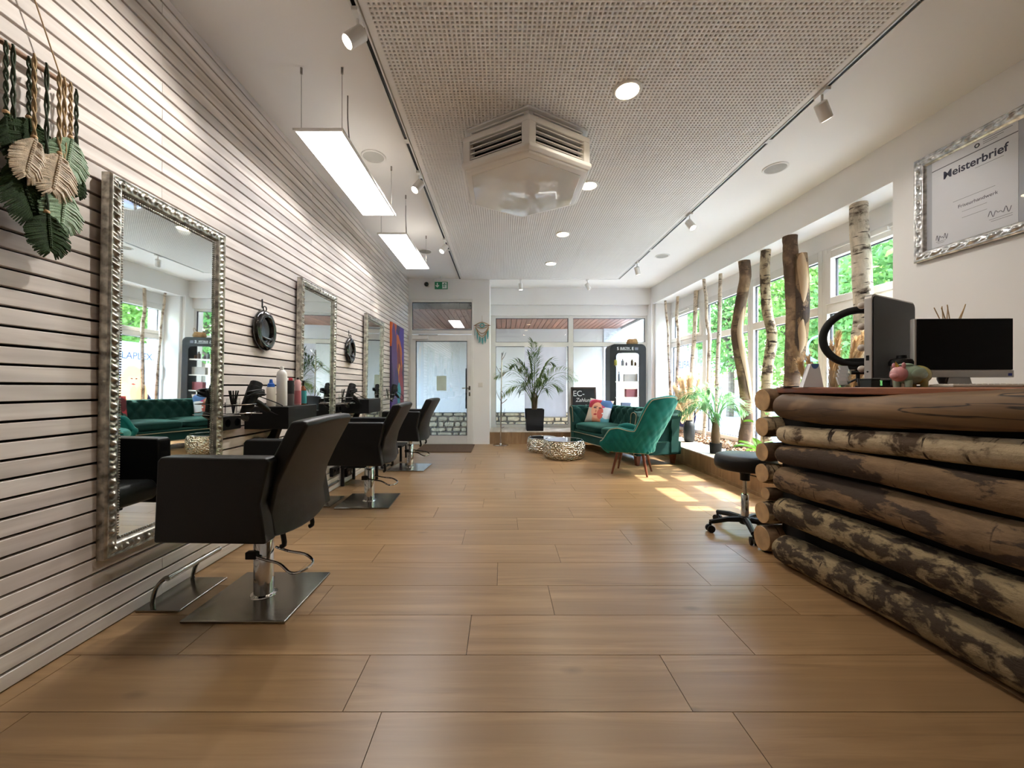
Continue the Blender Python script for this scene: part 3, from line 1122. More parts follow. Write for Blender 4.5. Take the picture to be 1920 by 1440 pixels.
# pale blue beach flag
bf = thing('banner_flag', 'pale blue printed banner flag standing outside', 'banner', (6.35, 8.3, -.34), math.radians(35))
MB().tube([(0, 0, 0), (0, 0, 1.6)], .015, 8).cyl((0, 0, 0), (0, 0, .06), .18).build('pole', M['steel'], bf, smooth=True)
MB().prism([(0.01, .35), (.42, .35), (.36, 1.1), (.18, 1.5), (.01, 1.6)], -.004, .004, 'y').build('cloth', plain('pale blue cloth', C(170, 214, 232), 0.7), bf)
for k in range(4):
    MB().box(.08, .3, -.007, -.003, .75 + .16 * k, .82 + .16 * k).build('printed_bar', plain('blue print', C(90, 140, 200), .7) if k == 0 else bpy.data.materials['blue print'], bf)

# ================================================================== CEILING FITTINGS
def led_panel(y0, label):
    t = thing('pendant_panel_light', label, 'ceiling light', (-1.075, y0 + 0.56, 2.5), 0, 'hanging LED panels')
    w, L = 0.135, 0.565
    f = MB()
    f.box(-w - .012, -w, -L - .012, L + .012, 0, .014).box(w, w + .012, -L - .012, L + .012, 0, .014)
    f.box(-w, w, -L - .012, -L, 0, .014).box(-w, w, L, L + .012, 0, .014).box(-w, w, -L, L, .009, .014)
    f.build('frame', M['white_metal'], t)
    MB().box(-w, w, -L, L, .002, .008).build('diffuser', M['panel_e'], t)
    dz = ZC - 2.5
    for sx in (-1, 1):
        for sy in (-1, 1):
            s = MB().cyl((sx * w * .9, sy * (L - .04), .014), (sx * w * .9, sy * (L - .04), dz - .03), .0016, n=6).build('suspension_wire', M['cable'], t)
            MB().cyl((sx * w * .9, sy * (L - .04), dz - .035), (sx * w * .9, sy * (L - .04), dz), .007, n=8).build('wire_cap', M['steel'], s)
    MB().tube(smooth_path([(w * .5, -.3, .014), (w * .52, -.28, .1), (w * .5, -.3, .25), (w * .5, -.3, dz)], 10), .004, 6).build('power_cable', M['cable'], t, smooth=True)
    return t


led_panel(2.32, 'long hanging light panel nearer the viewer')
led_panel(3.88, 'long hanging light panel nearer the door')


def spot(loc, aim, label, lit=True, watts=SPOT_W):
    t = thing('track_spotlight', label, 'spotlight', loc, 0, 'track spotlights')
    d = Vector(aim).normalized()
    MB().box(-.017, .017, -.05, .05, -.022, 0).build('track_adapter', M['white_metal'], t, bevel=.003)
    piv = Vector((0, 0, -.075))
    MB().tube([(0, 0, -.02), piv], .007, 8).ell(piv, .014, .014, .014).build('stem', M['white_metal'], t, smooth=True)
    a = piv - d * .035
    b = piv + d * .075
    off = Vector((0, 0, -.03))
    a, b = a + off, b + off
    h = MB().tube([a, a + d * .004, b - d * .003, b], [.03, .036, .036, .034], 24)
    h.build('lamp_head', M['white_metal'], t, smooth=True)
    MB().tube([b, b + d * .0015], .029, 20).build('lens', M['spot_e'] if lit else M['grille'], t)
    if lit:
        ld = bpy.data.lights.new('spot_light', 'SPOT')
        ld.energy = watts
        ld.color = (1.0, .95, .88)
        ld.spot_size = math.radians(95)
        ld.spot_blend = .6
        ld.shadow_soft_size = .03
        lo = bpy.data.objects.new('spot_light', ld)
        COL.objects.link(lo)
        lo.parent = t
        lo.location = b + d * .01
        lo.rotation_euler = d.to_track_quat('-Z', 'Y').to_euler()
    return t


TX0, TX1 = PX0 - 0.03, PX1 + 0.03
TZ = ZC - 0.018
spot((TX0, 2.0, TZ), (-.58, -.34, -.72), 'white track spotlight nearest the viewer on the mirror side')
spot((TX0, 3.48, TZ), (-.42, -.42, -.78), 'white track spotlight between the two hanging light panels')
spot((TX0, 5.04, TZ), (-.45, -.4, -.78), 'white track spotlight on the mirror side nearest the door')
spot((TX1, 2.52, TZ), (.55, .25, -.7), 'white track spotlight nearest the framed certificate', watts=6)
spot((TX1, 4.3, TZ), (.25, -.5, -.8), 'lit white track spotlight on the window side', watts=14)
spot((TX1, 5.97, TZ), (.3, .3, -.8), 'far white track spotlight on the window side', watts=8)
spot((.33, PY1 + .03, TZ), (.05, .1, -1), 'white spotlight on the end track above the potted palm', watts=8)
spot((1.5, PY1 + .03, TZ), (.5, .3, -.8), 'white spotlight on the end track above the sofa', watts=8)


def downlight(x, y, label):
    t = thing('downlight', label, 'ceiling light', (x, y, PZ), 0, 'round recessed downlights')
    MB().lathe([(.07, -.001), (.088, -.001), (.09, -.006), (.083, -.012), (.072, -.012), (.07, -.004)], 32, cap=False).build('rim', M['white_metal'], t, smooth=True)
    MB().lathe([(.071, -.003), (.071, -.009)], 32).build('lens', M['down_e'], t)
    ld = bpy.data.lights.new('down_light', 'SPOT')
    ld.energy = DOWN_W
    ld.color = (1.0, .91, .79)
    ld.spot_size = math.radians(150)
    ld.spot_blend = .8
    ld.shadow_soft_size = .07
    lo = bpy.data.objects.new('down_light', ld)
    COL.objects.link(lo)
    lo.parent = t
    lo.location = (0, 0, -.02)
    return t


downlight(.795, 2.5, 'round lit downlight beside the air conditioner, nearest the viewer')
downlight(.81, 3.68, 'round lit downlight half hidden behind the air conditioner')
downlight(.75, 4.85, 'round lit downlight, second from the back window')
downlight(.745, 6.0, 'round lit downlight nearest the back window')
downlight(.79, 1.3, 'round lit downlight above the viewer')


def speaker(x, y, label):
    t = thing('ceiling_speaker', label, 'speaker', (x, y, ZC), 0, 'round ceiling speakers')
    MB().lathe([(.082, 0), (.1, 0), (.1, -.005), (.094, -.009), (.084, -.007), (.082, 0)], 32, cap=False).build('rim', M['white_metal'], t, smooth=True)
    MB().lathe([(.083, 0), (.083, -.005), (.04, -.0065)], 32).build('grille', M['grille'], t, smooth=True)


speaker(-1.06, 3.26, 'round ceiling speaker beside the nearer hanging light panel')
speaker(-1.076, 5.53, 'round ceiling speaker beyond the farther hanging light panel')
speaker(2.378, 3.43, 'round ceiling speaker nearest the framed certificate')
speaker(2.33, 5.73, 'round ceiling speaker above the sofa')

# ---- hexagonal air conditioner
ac = thing('air_conditioner', 'cream hexagonal ceiling air conditioner with side louvres', 'air conditioner', (.18, 3.14, PZ))
PH = PI / 2
hexv = lambda R_, k: Vector((R_ * math.cos(PH + k * PI / 3), R_ * math.sin(PH + k * PI / 3), 0))
up_ = MB().lathe([(.515, -.015), (.515, 0)], 6, phase=PH).lathe([(.515, -.085), (.515, -.065)], 6, phase=PH).lathe([(.48, -.07), (.48, -.01)], 6, phase=PH)
up_.build('upper_collar', M['ac'], ac, bevel=.006)
for k in range(6):
    a, b = hexv(.50, k), hexv(.50, k + 1)
    c_ = (a + b) / 2
    an = math.atan2((b - a).y, (b - a).x)
    MB().obox((c_.x, c_.y, -.04), ((b - a).length * .84, .012, .008), Matrix.Rotation(an, 3, 'Z')).build('collar_rib', M['ac'], ac)
MB().lathe([(.44, -.27), (.44, -.08)], 6, phase=PH).build('dark_core', M['blackmatte'], ac)
MB().lathe([(.535, -.115), (.535, -.075), (.51, -.065)], 6, phase=PH).build('top_band', M['ac'], ac, bevel=.008)
MB().lathe([(.525, -.305), (.545, -.285), (.545, -.262), (.535, -.255)], 6, phase=PH).build('bottom_band', M['ac'], ac, bevel=.01, seg=3)
for k in range(6):
    v = hexv(.533, k)
    p1 = v + (hexv(.533, k + 1) - v).normalized() * .055
    p0 = v + (hexv(.533, k - 1) - v).normalized() * .055
    MB().prism([tuple(v.xy), tuple(p1.xy), tuple((p1 * .93).xy), tuple((v * .9).xy), tuple((p0 * .93).xy), tuple(p0.xy)], -.26, -.11, 'z').build('corner_post', M['ac'], ac, bevel=.006, fix=True)
    a, b = hexv(.525, k), hexv(.525, k + 1)
    c_ = (a + b) / 2
    an = math.atan2((b - a).y, (b - a).x)
    for q in range(4):
        Mx = Matrix.Rotation(an, 3, 'Z') @ Matrix.Rotation(math.radians(12), 3, 'X')
        n_ = c_.normalized()
        MB().obox((c_.x - n_.x * .012, c_.y - n_.y * .012, -.13 - q * .036), ((b - a).length - .115, .03, .006), Mx).build('louvre_blade', M['ac'], ac)
MB().lathe([(.46, -.326), (.49, -.324), (.512, -.315), (.52, -.30)], 6, phase=PH).build('bottom_frame', M['ac'], ac, bevel=.012, seg=3)
MB().lathe([(.45, -.3315), (.465, -.3295), (.465, -.32)], 6, phase=PH).build('intake_panel', M['ac_gloss'], ac, bevel=.004)

# ---- exit sign, security camera, switch, smoke detector
ex = thing('exit_sign', 'green emergency exit sign with arrow and running figure', 'exit sign', (-1.045, 6.80, 2.69))
MB().box(-.112, .112, -.006, .006, 0, .125).build('sign_plate', M['green_sign'], ex, bevel=.002)
MB().box(-.115, .115, -.025, .025, .125, .15).build('housing', M['white_metal'], ex, bevel=.004)
MB().box(-.01, .01, -.01, .01, .15, .215).build('bracket', M['white_metal'], ex)
MB().prism([(-.066, .025), (-.1, .06), (-.088, .07), (-.074, .056), (-.074, .105), (-.058, .105), (-.058, .056), (-.044, .07), (-.032, .06)], -.0085, -.006, 'y').build('arrow', M['white_sign'], ex)
MB().box(.018, .096, -.0085, -.006, .012, .115).build('door_panel', M['white_sign'], ex)
rf = MB()
rf.ell((.062, -.009, .098), .009, .002, .009)
for pth in ([(.058, .088), (.05, .06)], [(.056, .086), (.036, .078), (.028, .064)], [(.058, .086), (.072, .072), (.086, .078)], [(.05, .06), (.064, .046), (.058, .026)], [(.05, .06), (.04, .04), (.024, .03)]):
    rf.tube([(p[0], -.0095, p[1]) for p in pth], .0055, 6)
rf.build('running_figure', M['green_sign'], ex)
sc_ = thing('security_camera', 'black dome security camera on a white bracket above the door', 'camera', (-1.30, YD, 2.78))
MB().box(-.03, .03, -.05, 0, -.02, .06).cyl((0, -.05, .02), (0, -.11, .02), .012).build('bracket', M['white_metal'], sc_, bevel=.004)
MB().ell((0, -.12, -.005), .04, .04, .04, 18, 12).build('camera_ball', M['blackgloss'], sc_, smooth=True)
sw = thing('light_switch', 'white light switch on the wall beside the door', 'light switch', (-.374, YD, 1.04))
MB().box(-.04, .04, -.009, 0, -.04, .04).build('plate', M['white_plastic'], sw, bevel=.003)
MB().box(-.026, .026, -.013, -.008, -.026, .026).build('rocker', M['white_plastic'], sw, bevel=.002)
sd = tag(MB().lathe([(.05, 0), (.05, -.02), (.035, -.035)], 24, (-1.18, 5.85, ZC)).build('smoke_detector', M['white_plastic'], smooth=True), 'small white smoke detector near the door end of the ceiling', 'smoke detector')

# ---- macrame eye by the door
mc = thing('macrame_eye', 'eye-shaped macrame hanging with teal fringe beside the door', 'wall hanging', (-.345, YD - .02, 2.08))
cord = plain('beige macrame cord', C(176, 150, 112), .9, bs=200, bstr=.4)
tealc = plain('teal yarn', C(110, 178, 182), .95, bs=200, bstr=.4)
whitec = plain('white yarn', C(226, 226, 222), .95, bs=200, bstr=.4)
MB().cyl((-.145, 0, .0), (.145, 0, .0), .006, n=8).build('dowel', M['legwood'], mc, smooth=True)
MB().tube([(0, 0, .05), (0, 0, .17)], .002, 6).build('string', cord, mc)
lid = [(-.13 + .26 * i / 16, 0, .055 * math.sin(PI * i / 16)) for i in range(17)] + [(.13 - .26 * i / 16, 0, -.05 * math.sin(PI * i / 16)) for i in range(1, 16)]
MB().tube(lid, .006, 6, closed=True).build('eye_outline', cord, mc, smooth=True)
MB().tube([(.035 * math.cos(a), -.004, .035 * math.sin(a)) for a in [i * PI / 10 for i in range(20)]], .009, 8, closed=True).build('iris', tealc, mc, smooth=True)
MB().lathe([(.012, 0), (.02, .004), (.026, .004)], 16).xf(Matrix.Rotation(PI / 2, 4, 'X')).build('pupil', whitec, mc, smooth=True)
for dep in (.11, .16, .2):
    MB().tube([(-.115 + .23 * i / 14, -.003, -.03 - dep * math.sin(PI * i / 14)) for i in range(15)], .007, 6).build('swag', cord, mc, smooth=True)
fr_t, fr_w = MB(), MB()
for i in range(22):
    x = -.12 + .24 * i / 21
    z0 = -.03 - .18 * math.sin(PI * (i + .5) / 22)
    (fr_w if i % 4 == 1 else fr_t).tube([(x, -.004, z0), (x + RND.uniform(-.004, .004), -.006, z0 - .04), (x + RND.uniform(-.008, .008), -.004, z0 - RND.uniform(.09, .14))], [.004, .008, .005], 5)
fr_t.build('teal_fringe', tealc, mc, smooth=True)
fr_w.build('white_fringe', whitec, mc, smooth=True)
tag(MB().box(-1.35, -.47, 6.04, 6.84, 0.0, .012).build('doormat', M['doormat'], bevel=.004), 'flat brown doormat in front of the glass door', 'doormat')

# ================================================================== SALON STATIONS ON THE SLAT WALL
def carved_side(mb, L, fw, prof, amp, period, axis, flip=False, nu=None, nv=14):
    """one mitred side of a frame: runs along u (0..L), across v (0 outer .. fw inner), height prof(v) + carving"""
    nu = nu or max(24, int(L / period * 14))

    def fn(u, v):
        # mitre: the inner edge is shorter on both ends
        a = v * fw
        b = L - v * fw
        s = a + (b - a) * u
        h = prof(v)
        q = s / period * 2 * PI
        band = max(0.0, math.sin(PI * min(max((v - .22) / .5, 0), 1)))
        w = (v - .47) / .25
        c = math.cos(q + 2.2 * w) * .5 + .5 * math.cos(2 * q - 3.0 * w * w) + .25 * math.sin(3 * q + 4 * w)
        h += amp * band * (c * .7 + .1)
        return s, v * fw, h
    return [fn(i / (nu - 1), j / (nv - 1)) for j in range(nv) for i in range(nu)], nu, nv


def ornate_frame(w, h, fw, depth, amp, period, nv=14):
    """rectangular carved frame in local y (width) and z (height); relief towards +x, outer size w x h centred"""
    def prof(v):
        if v < .12:
            return depth * (.72 + .2 * math.sin(v / .12 * PI / 2))
        if v < .22:
            return depth * (.8 + .12 * math.sin((v - .12) / .1 * PI))
        if v < .72:
            return depth * (.78 + .1 * math.sin((v - .22) / .5 * PI))
        if v < .86:
            return depth * (.7 + .12 * math.sin((v - .72) / .14 * PI))
        return depth * (.55 - .3 * (v - .86) / .14)
    mb = MB()
    for side in range(4):
        L = w if side % 2 == 0 else h
        pts, nu, nv_ = carved_side(mb, L, fw, prof, amp, period, 0, nv=nv)
        out = []
        for (s, a, hh) in pts:
            if side == 0:      # top
                p = (hh, -w / 2 + s, h / 2 - a)
            elif side == 2:    # bottom
                p = (hh, w / 2 - s, -h / 2 + a)
            elif side == 1:    # +y side
                p = (hh, w / 2 - a, h / 2 - s)
            else:
                p = (hh, -w / 2 + a, -h / 2 + s)
            out.append(p)
        fs = []
        for j in range(nv_ - 1):
            for i in range(nu - 1):
                fs.append((j * nu + i, (j + 1) * nu + i, (j + 1) * nu + i + 1, j * nu + i + 1))
        mb.add(out, fs)
        # outer edge wall
        e0 = out[0]
        e1 = out[nu - 1]
        mb.add([(0, e0[1], e0[2]), (0, e1[1], e1[2]), e1, e0], [(0, 1, 2, 3)])
    return mb


def wall_mirror(y0, label):
    w, h = .665, 1.57
    t = thing('wall_mirror', label, 'mirror', (XL + .004, y0 + w / 2, .30 + h / 2), 0, 'tall silver framed wall mirrors')
    t.rotation_euler = (0, math.radians(.9), 0)
    t.location.x += .006
    ornate_frame(w, h, .062, .045, .012, .052).build('frame', M['silver'], t, smooth=True, angle=70)
    MB().box(0, .012, -w / 2 + .012, w / 2 - .012, -h / 2 + .012, h / 2 - .012).build('backing', M['legwood'], t)
    beads = MB()
    iw, ih = w / 2 - .066, h / 2 - .066
    k = 0
    for (a, b) in (((-iw, -ih), (iw, -ih)), ((iw, -ih), (iw, ih)), ((iw, ih), (-iw, ih)), ((-iw, ih), (-iw, -ih))):
        L = math.hypot(b[0] - a[0], b[1] - a[1])
        n = int(L / .011)
        for i in range(n):
            u = i / n
            beads.ell((.024, a[0] + (b[0] - a[0]) * u, a[1] + (b[1] - a[1]) * u), .004, .0045, .0045, 6, 4)
    bo = beads.build('bead_edge', M['silver'], t, smooth=True)
    bo['kind'] = 'stuff'
    MB().box(.012, .018, -iw, iw, -ih, ih).build('glass', M['mirror'], t)
    return t


wall_mirror(1.59, 'tall silver framed mirror nearest the viewer')
wall_mirror(3.11, 'tall silver framed mirror, the middle of three')
wall_mirror(4.62, 'tall silver framed mirror nearest the door')


# ---- styling chair (front towards -x)
def styling_chair():
    t = thing('styling_chair', 'x', 'chair', (0, 0, 0), 0, 'black styling chairs facing the mirrors')
    MB().box(-.223, .223, -.223, .223, 0, .012).build('base_plate', M['steel'], t, bevel=.004)
    MB().lathe([(.058, .012), (.056, .016), (.043, .02), (.043, .29), (.04, .295)], 32).build('column', M['chrome'], t, smooth=True)
    MB().lathe([(.027, .29), (.027, .375)], 24).build('piston', M['chrome'], t, smooth=True)
    MB().box(-.16, .12, -.13, .13, .362, .392).build('seat_mount', M['black'], t, bevel=.006)
    lev = [(-.02, -.05, .215), (.045, -.07, .205), (.13, -.10, .2), (.2, -.135, .175), (.245, -.115, .175), (.255, -.04, .18), (.2, -.0, .2), (.11, .02, .207), (.03, .05, .215)]
    p = MB().tube(smooth_path(lev, 30), .0062, 8)
    lo = p.build('pump_lever', M['chrome'], t, smooth=True)
    MB().box(-.05, .0, -.065, -.035, .2, .235).build('lever_block', M['black'], lo, bevel=.005)
    seat = [(-.25, .40), (.16, .385), (.165, .47), (-.02, .495), (-.235, .505), (-.262, .47)]
    MB().prism(seat, -.225, .225, 'y').build('seat', M['leather'], t, bevel=.022, seg=3, fix=True)
    arm = [(-.262, .372), (.19, .366), (.178, .45), (.165, .53), (.205, .70), (.19, .714), (-.235, .718), (-.248, .70)]
    for s in (-1, 1):
        a, b = (.225, .305) if s > 0 else (-.305, -.225)
        MB().prism(arm, a, b, 'y').build('armrest', M['leather'], t, bevel=.018, seg=3, fix=True)
    secs = []
    back = [(.205, .352), (.19, .48), (.215, .60), (.262, .70), (.345, .855), (.325, .872), (.27, .868), (.18, .69), (.125, .56), (.112, .46), (.125, .365)]
    for i in range(9):
        y = -.245 + .49 * i / 8
        k = (y / .245) ** 2
        cut = .02 * k
        secs.append([(px - .028 * k + .014, y, pz + (cut if pz < .4 else -.012 * k)) for (px, pz) in back])
    MB().loft(secs).build('backrest', M['leather'], t, bevel=.014, seg=3, fix=True)
    for s in (-1, 1):
        MB().tube(smooth_path([(.15, s * .13, .40), (.165, s * .13, .34), (.17, s * .13, .30), (.155, s * .13, .288)], 8), .011, 8).build('back_bracket', M['black'], t, smooth=True)
    return t


ch = styling_chair()
ch.location = (-1.14, 1.89, 0)
ch['label'] = 'black leather styling chair nearest the viewer'
dup(ch, (-1.16, 3.456, 0), math.radians(2), 'black leather styling chair in front of the middle mirror')
dup(ch, (-1.14, 4.9, 0), math.radians(-3), 'black leather styling chair nearest the door')


def footrest(y, label):
    t = thing('footrest', label, 'footrest', (-1.53, y, 0), 0, 'steel footrests under the mirrors')
    MB().box(-.098, .098, -.155, .155, 0, .01).build('plate', M['steel'], t, bevel=.003)
    for yy in (-.1, .135):
        MB().tube(smooth_path([(-.068, yy, .01), (-.062, yy, .05), (-.045, yy, .09), (-.012, yy, .125), (.01, yy, .132)], 12), .0095, 10).build('arched_leg', M['steel'], t, smooth=True)
    MB().cyl((.012, -.115, .132), (.012, .215, .132), .0125, n=14).build('foot_bar', M['steel'], t, smooth=True)


footrest(1.905, 'steel footrest on the floor below the nearest mirror')
footrest(3.44, 'steel footrest on the floor below the middle mirror')
footrest(4.93, 'steel footrest on the floor below the farthest mirror')


def wall_shelf(y0, label):
    t = thing('box_shelf', label, 'shelf', (XL, y0, .733), 0, 'black box shelves between mirrors')
    MB().box(0, .28, 0, .38, 0, .142).build('shelf_box', M['blackmatte'], t, bevel=.002)
    MB().prism([(.0, -.16), (.03, -.15), (.075, -.09), (.11, 0), (.06, 0), (.03, -.06), (.0, -.1)], .21, .26, 'y').build('curved_bracket', M['black'], t, bevel=.008, fix=True)
    return t


wall_shelf(2.505, 'black box shelf with spray cans beside the nearest chair')
wall_shelf(4.02, 'black box shelf between the middle and farthest mirrors')


# ---- bottles on the near shelf
def bottle(loc, prof, body, cap_prof, capm, label, band=None, bandm=None):
    t = thing('hair_product_bottle', label, 'bottle', loc, 0, 'hair products on the near shelf')
    MB().lathe(prof, 20).build('body', body, t, smooth=True)
    MB().lathe(cap_prof, 16).build('cap', capm, t, smooth=True)
    if band:
        MB().lathe([(band[0], band[1]), (band[0], band[2])], 20, cap=False).build('printed_label', bandm, t, smooth=True)


SZ = .8755
bottle((-1.46, 2.62, SZ), [(.031, 0), (.032, .005), (.032, .205), (.027, .225), (.013, .238)], M['white_metal'], [(.012, .236), (.012, .258), (.009, .262)], M['white_plastic'], 'tall white spray can on the near shelf')
bottle((-1.50, 2.565, SZ), [(.026, 0), (.027, .005), (.027, .12), (.022, .126)], plain('cream bottle plastic', C(222, 214, 200), .4), [(.023, .126), (.02, .146), (.012, .152), (.008, .176)], plain('blue cap', C(36, 96, 190), .4), 'cream bottle with a pointed blue cap on the near shelf')
bottle((-1.445, 2.70, SZ), [(.021, 0), (.021, .165), (.018, .17)], M['blackmatte'], [(.013, .17), (.013, .185), (.009, .188)], plain('red nozzle', C(190, 50, 64), .4), 'black spray can with a red nozzle on the near shelf', (.0214, .0, .08), plain('grey band', C(92, 86, 86), .5))
bottle((-1.43, 2.765, SZ), [(.021, 0), (.022, .004), (.022, .16), (.012, .178)], plain('pale pink can', C(226, 176, 176), .35), [(.008, .176), (.008, .19), (.006, .192)], M['black'], 'pink and white slim can on the near shelf', (.0224, .01, .1), plain('rose label', C(206, 120, 128), .5))
bottle((-1.425, 2.83, SZ), [(.021, 0), (.022, .004), (.022, .105), (.012, .128), (.008, .134)], plain('amber glass', C(120, 66, 30), .15), [(.006, .134), (.006, .165), (.012, .166), (.012, .172)], M['black'], 'amber oil bottle with a teal label on the near shelf', (.0225, .008, .1), plain('teal label', C(60, 160, 164), .5))


# ---- hair dryers in wire holders, socket boxes
def dryer_station(y, label_d, label_h, label_s, seed):
    rg = random.Random(seed)
    hd_ = thing('dryer_holder', label_h, 'holder', (XL, y, .86), 0, 'wire hair dryer holders')
    w = MB()
    for z in (.04, -.01):
        w.tube([(0, -.1, z), (.15, -.1, z), (.17, -.02, z), (.17, .06, z), (.14, .1, z), (0, .1, z)], .0025, 6)
    for yy in (-.1, 0, .1):
        w.tube([(.002, yy, .05), (.002, yy, -.02), (.16, yy, -.02)], .0025, 6)
    w.build('wire_basket', M['chrome'], hd_, smooth=True)
    jar = MB().lathe([(.03, -.018), (.034, -.01), (.034, .07), (.031, .075)], 18, (.09, -.06, 0), cap=False)
    jar.build('glass_jar', M['glass'], hd_, smooth=True)
    br = MB()
    for k in range(5):
        a = rg.uniform(0, 6.28)
        br.tube([(.09, -.06, -.01), (.09 + .025 * math.cos(a), -.06 + .025 * math.sin(a), .12)], .004, 6)
    br.build('combs', M['black'], hd_, smooth=True)
    t = thing('hair_dryer', label_d, 'hair dryer', (XL + .13, y + .02, .86), 0, 'hair dryers beside the mirrors')
    a, b = Vector((.0, -.02, .02)), Vector((.015, .05, .165))
    d = (b - a).normalized()
    MB().tube([a - d * .05, a - d * .045, a, a + d * .01, b - d * .03, b - d * .028, b, b + d * .004], [.014, .024, .028, .033, .038, .035, .035, .03], 20).build('barrel', M['blackmatte'], t, smooth=True)
    MB().obox(a - d * .06, (.026, .075, .03), Matrix.Rotation(math.radians(-25), 3, 'X')).build('nozzle', M['black'], t, bevel=.006)
    hb = a + d * .055
    MB().tube(smooth_path([hb, hb + Vector((.03, .05, -.035)), hb + Vector((.05, .1, -.075))], 8), [.018, .019, .019, .019, .018, .018, .017, .014], 14).build('handle', M['black'], t, smooth=True)
    c = MB()
    end = hb + Vector((.05, .1, -.075))
    loop = [end, end + Vector((.03, .05, -.03)), end + Vector((.04, .10, -.02)), end + Vector((.03, .09, .03)), hb + Vector((.03, .02, .02))]
    for k in range(5):
        an = rg.uniform(-.3, .3)
        for s in range(8):
            aa = 2 * PI * s / 8
            loop.append(hb + Vector((.035 + .02 * math.sin(aa), math.cos(aa) * (.07 + .015 * rg.random()), .02 + .012 * math.sin(aa + an) + .006 * k)))
    c.tube(smooth_path(loop, 150), .0034, 6)
    c.build('coiled_cord', M['black'], t, smooth=True)


dryer_station(2.33, 'black hair dryer with coiled cord beside the nearest mirror', 'wire holder with brush jar beside the nearest mirror', '', 1)
dryer_station(3.87, 'black hair dryer with coiled cord beside the middle mirror', 'wire holder with brush jar beside the middle mirror', '', 2)
dryer_station(5.42, 'black hair dryer with coiled cord beside the farthest mirror', 'wire holder with brush jar beside the farthest mirror', '', 3)


def socket(y, z, label, n=2):
    t = thing('socket_box', label, 'power socket', (XL, y, z), 0, 'black socket boxes on the slat wall')
    MB().box(0, .035, -.04 * n, .04 * n, -.042, .042).build('box', M['black'], t, bevel=.006)
    for k in range(n):
        yy = -.04 * n + .04 + .08 * k
        MB().lathe([(.022, .0), (.02, -.012)], 18).xf(Matrix.Translation((.0365, yy, 0)) @ Matrix.Rotation(PI / 2, 4, 'Y')).build('outlet', M['blackgloss'], t, smooth=True)


socket(2.345, .79, 'black double socket box beside the nearest mirror')
socket(3.865, .79, 'black double socket box beside the middle mirror')
socket(3.82, .19, 'low black socket box left of the low black stool')
socket(4.17, .11, 'low black socket box behind the low black stool')
socket(2.62, .62, 'black socket box under the near shelf', 1)


def low_stool(y, label):
    t = thing('low_stool', label, 'stool', (-1.485, y, 0), 0, 'low black stools by the slat wall')
    MB().box(-.14, .14, -.17, .17, .185, .215).build('top', M['blackmatte'], t, bevel=.004)
    for sx in (-1, 1):
        for sy in (-1, 1):
            MB().box(sx * .125 - .013, sx * .125 + .013, sy * .15 - .013, sy * .15 + .013, 0, .185).build('leg', M['blackmatte'], t)


low_stool(4.14, 'low black stool behind the middle styling chair')
low_stool(5.46, 'low black stool behind the farthest styling chair')


# ---- round hand mirrors hanging on the wall
def hand_mirror(y, z, label):
    t = thing('hand_mirror', label, 'hand mirror', (XL, y, z), 0, 'black oval hand mirrors on the slat wall')
    def ring(a, b, x, n=40):
        return [(x, a * math.cos(2 * PI * i / n), b * math.sin(2 * PI * i / n)) for i in range(n)]
    MB().loft([ring(.112, .128, .006), ring(.122, .138, .012), ring(.124, .14, .022), ring(.116, .132, .034), ring(.098, .112, .042), ring(.078, .094, .044), ring(.068, .086, .038), ring(.064, .082, .022)]).build('shell', M['blackgloss'], t, smooth=True, angle=60)
    MB().loft([ring(.062, .08, .021), ring(.062, .08, .0235)]).build('recess', M['blackgloss'], t)
    MB().tube(smooth_path([(.03, -.07, -.045), (.046, -.03, -.058), (.046, .03, -.058), (.03, .07, -.045)], 14), [.009] * 14, 10).build('grip', M['blackgloss'], t, smooth=True)
    MB().tube([(.02, .018 * math.cos(a), .15 + .016 * math.sin(a)) for a in [i * PI / 8 for i in range(16)]], .004, 6, closed=True).build('hanging_ring', M['black'], t, smooth=True)
    MB().box(.001, .004, -.006, .006, .155, .215).build('strap', M['black'], t)


hand_mirror(2.69, 1.385, 'black oval hand mirror hanging nearer the viewer')
hand_mirror(4.21, 1.39, 'black oval hand mirror hanging between the farther mirrors')

# ---- abstract canvas
pt = thing('abstract_canvas', 'tall abstract canvas in purple, orange and teal', 'painting', (XL + .004, 6.11, 1.30))
lay = [(-.1, .5, .35, .3, 0, C(196, 92, 40)), (.2, .45, .3, .4, .4, C(84, 60, 150)), (.05, .1, .2, .4, .2, C(190, 96, 36)), (-.2, .15, .14, .5, .1, C(92, 60, 120)), (.05, .12, .1, .25, .1, C(120, 40, 34)), (.08, -.05, .05, .12, .3, C(226, 160, 40)), (-.1, -.35, .16, .35, 0, C(70, 56, 110)), (.2, -.25, .12, .3, .2, C(150, 60, 70)), (.05, -.42, .11, .2, .1, C(40, 140, 156)), (-.25, -.55, .15, .2, 0, C(74, 50, 120)), (.25, -.55, .12, .2, .2, C(120, 44, 60)), (.0, .62, .1, .12, 0, C(60, 50, 90))]
MB().box(0, .025, -.36, .36, -.655, .655).build('canvas', printmat('abstract print', C(58, 44, 84), lay, 'YZ', .6, .16, 5.0), pt)
MB().box(-.002, .02, -.355, .355, -.65, .65).build('stretcher', M['legwood'], pt)

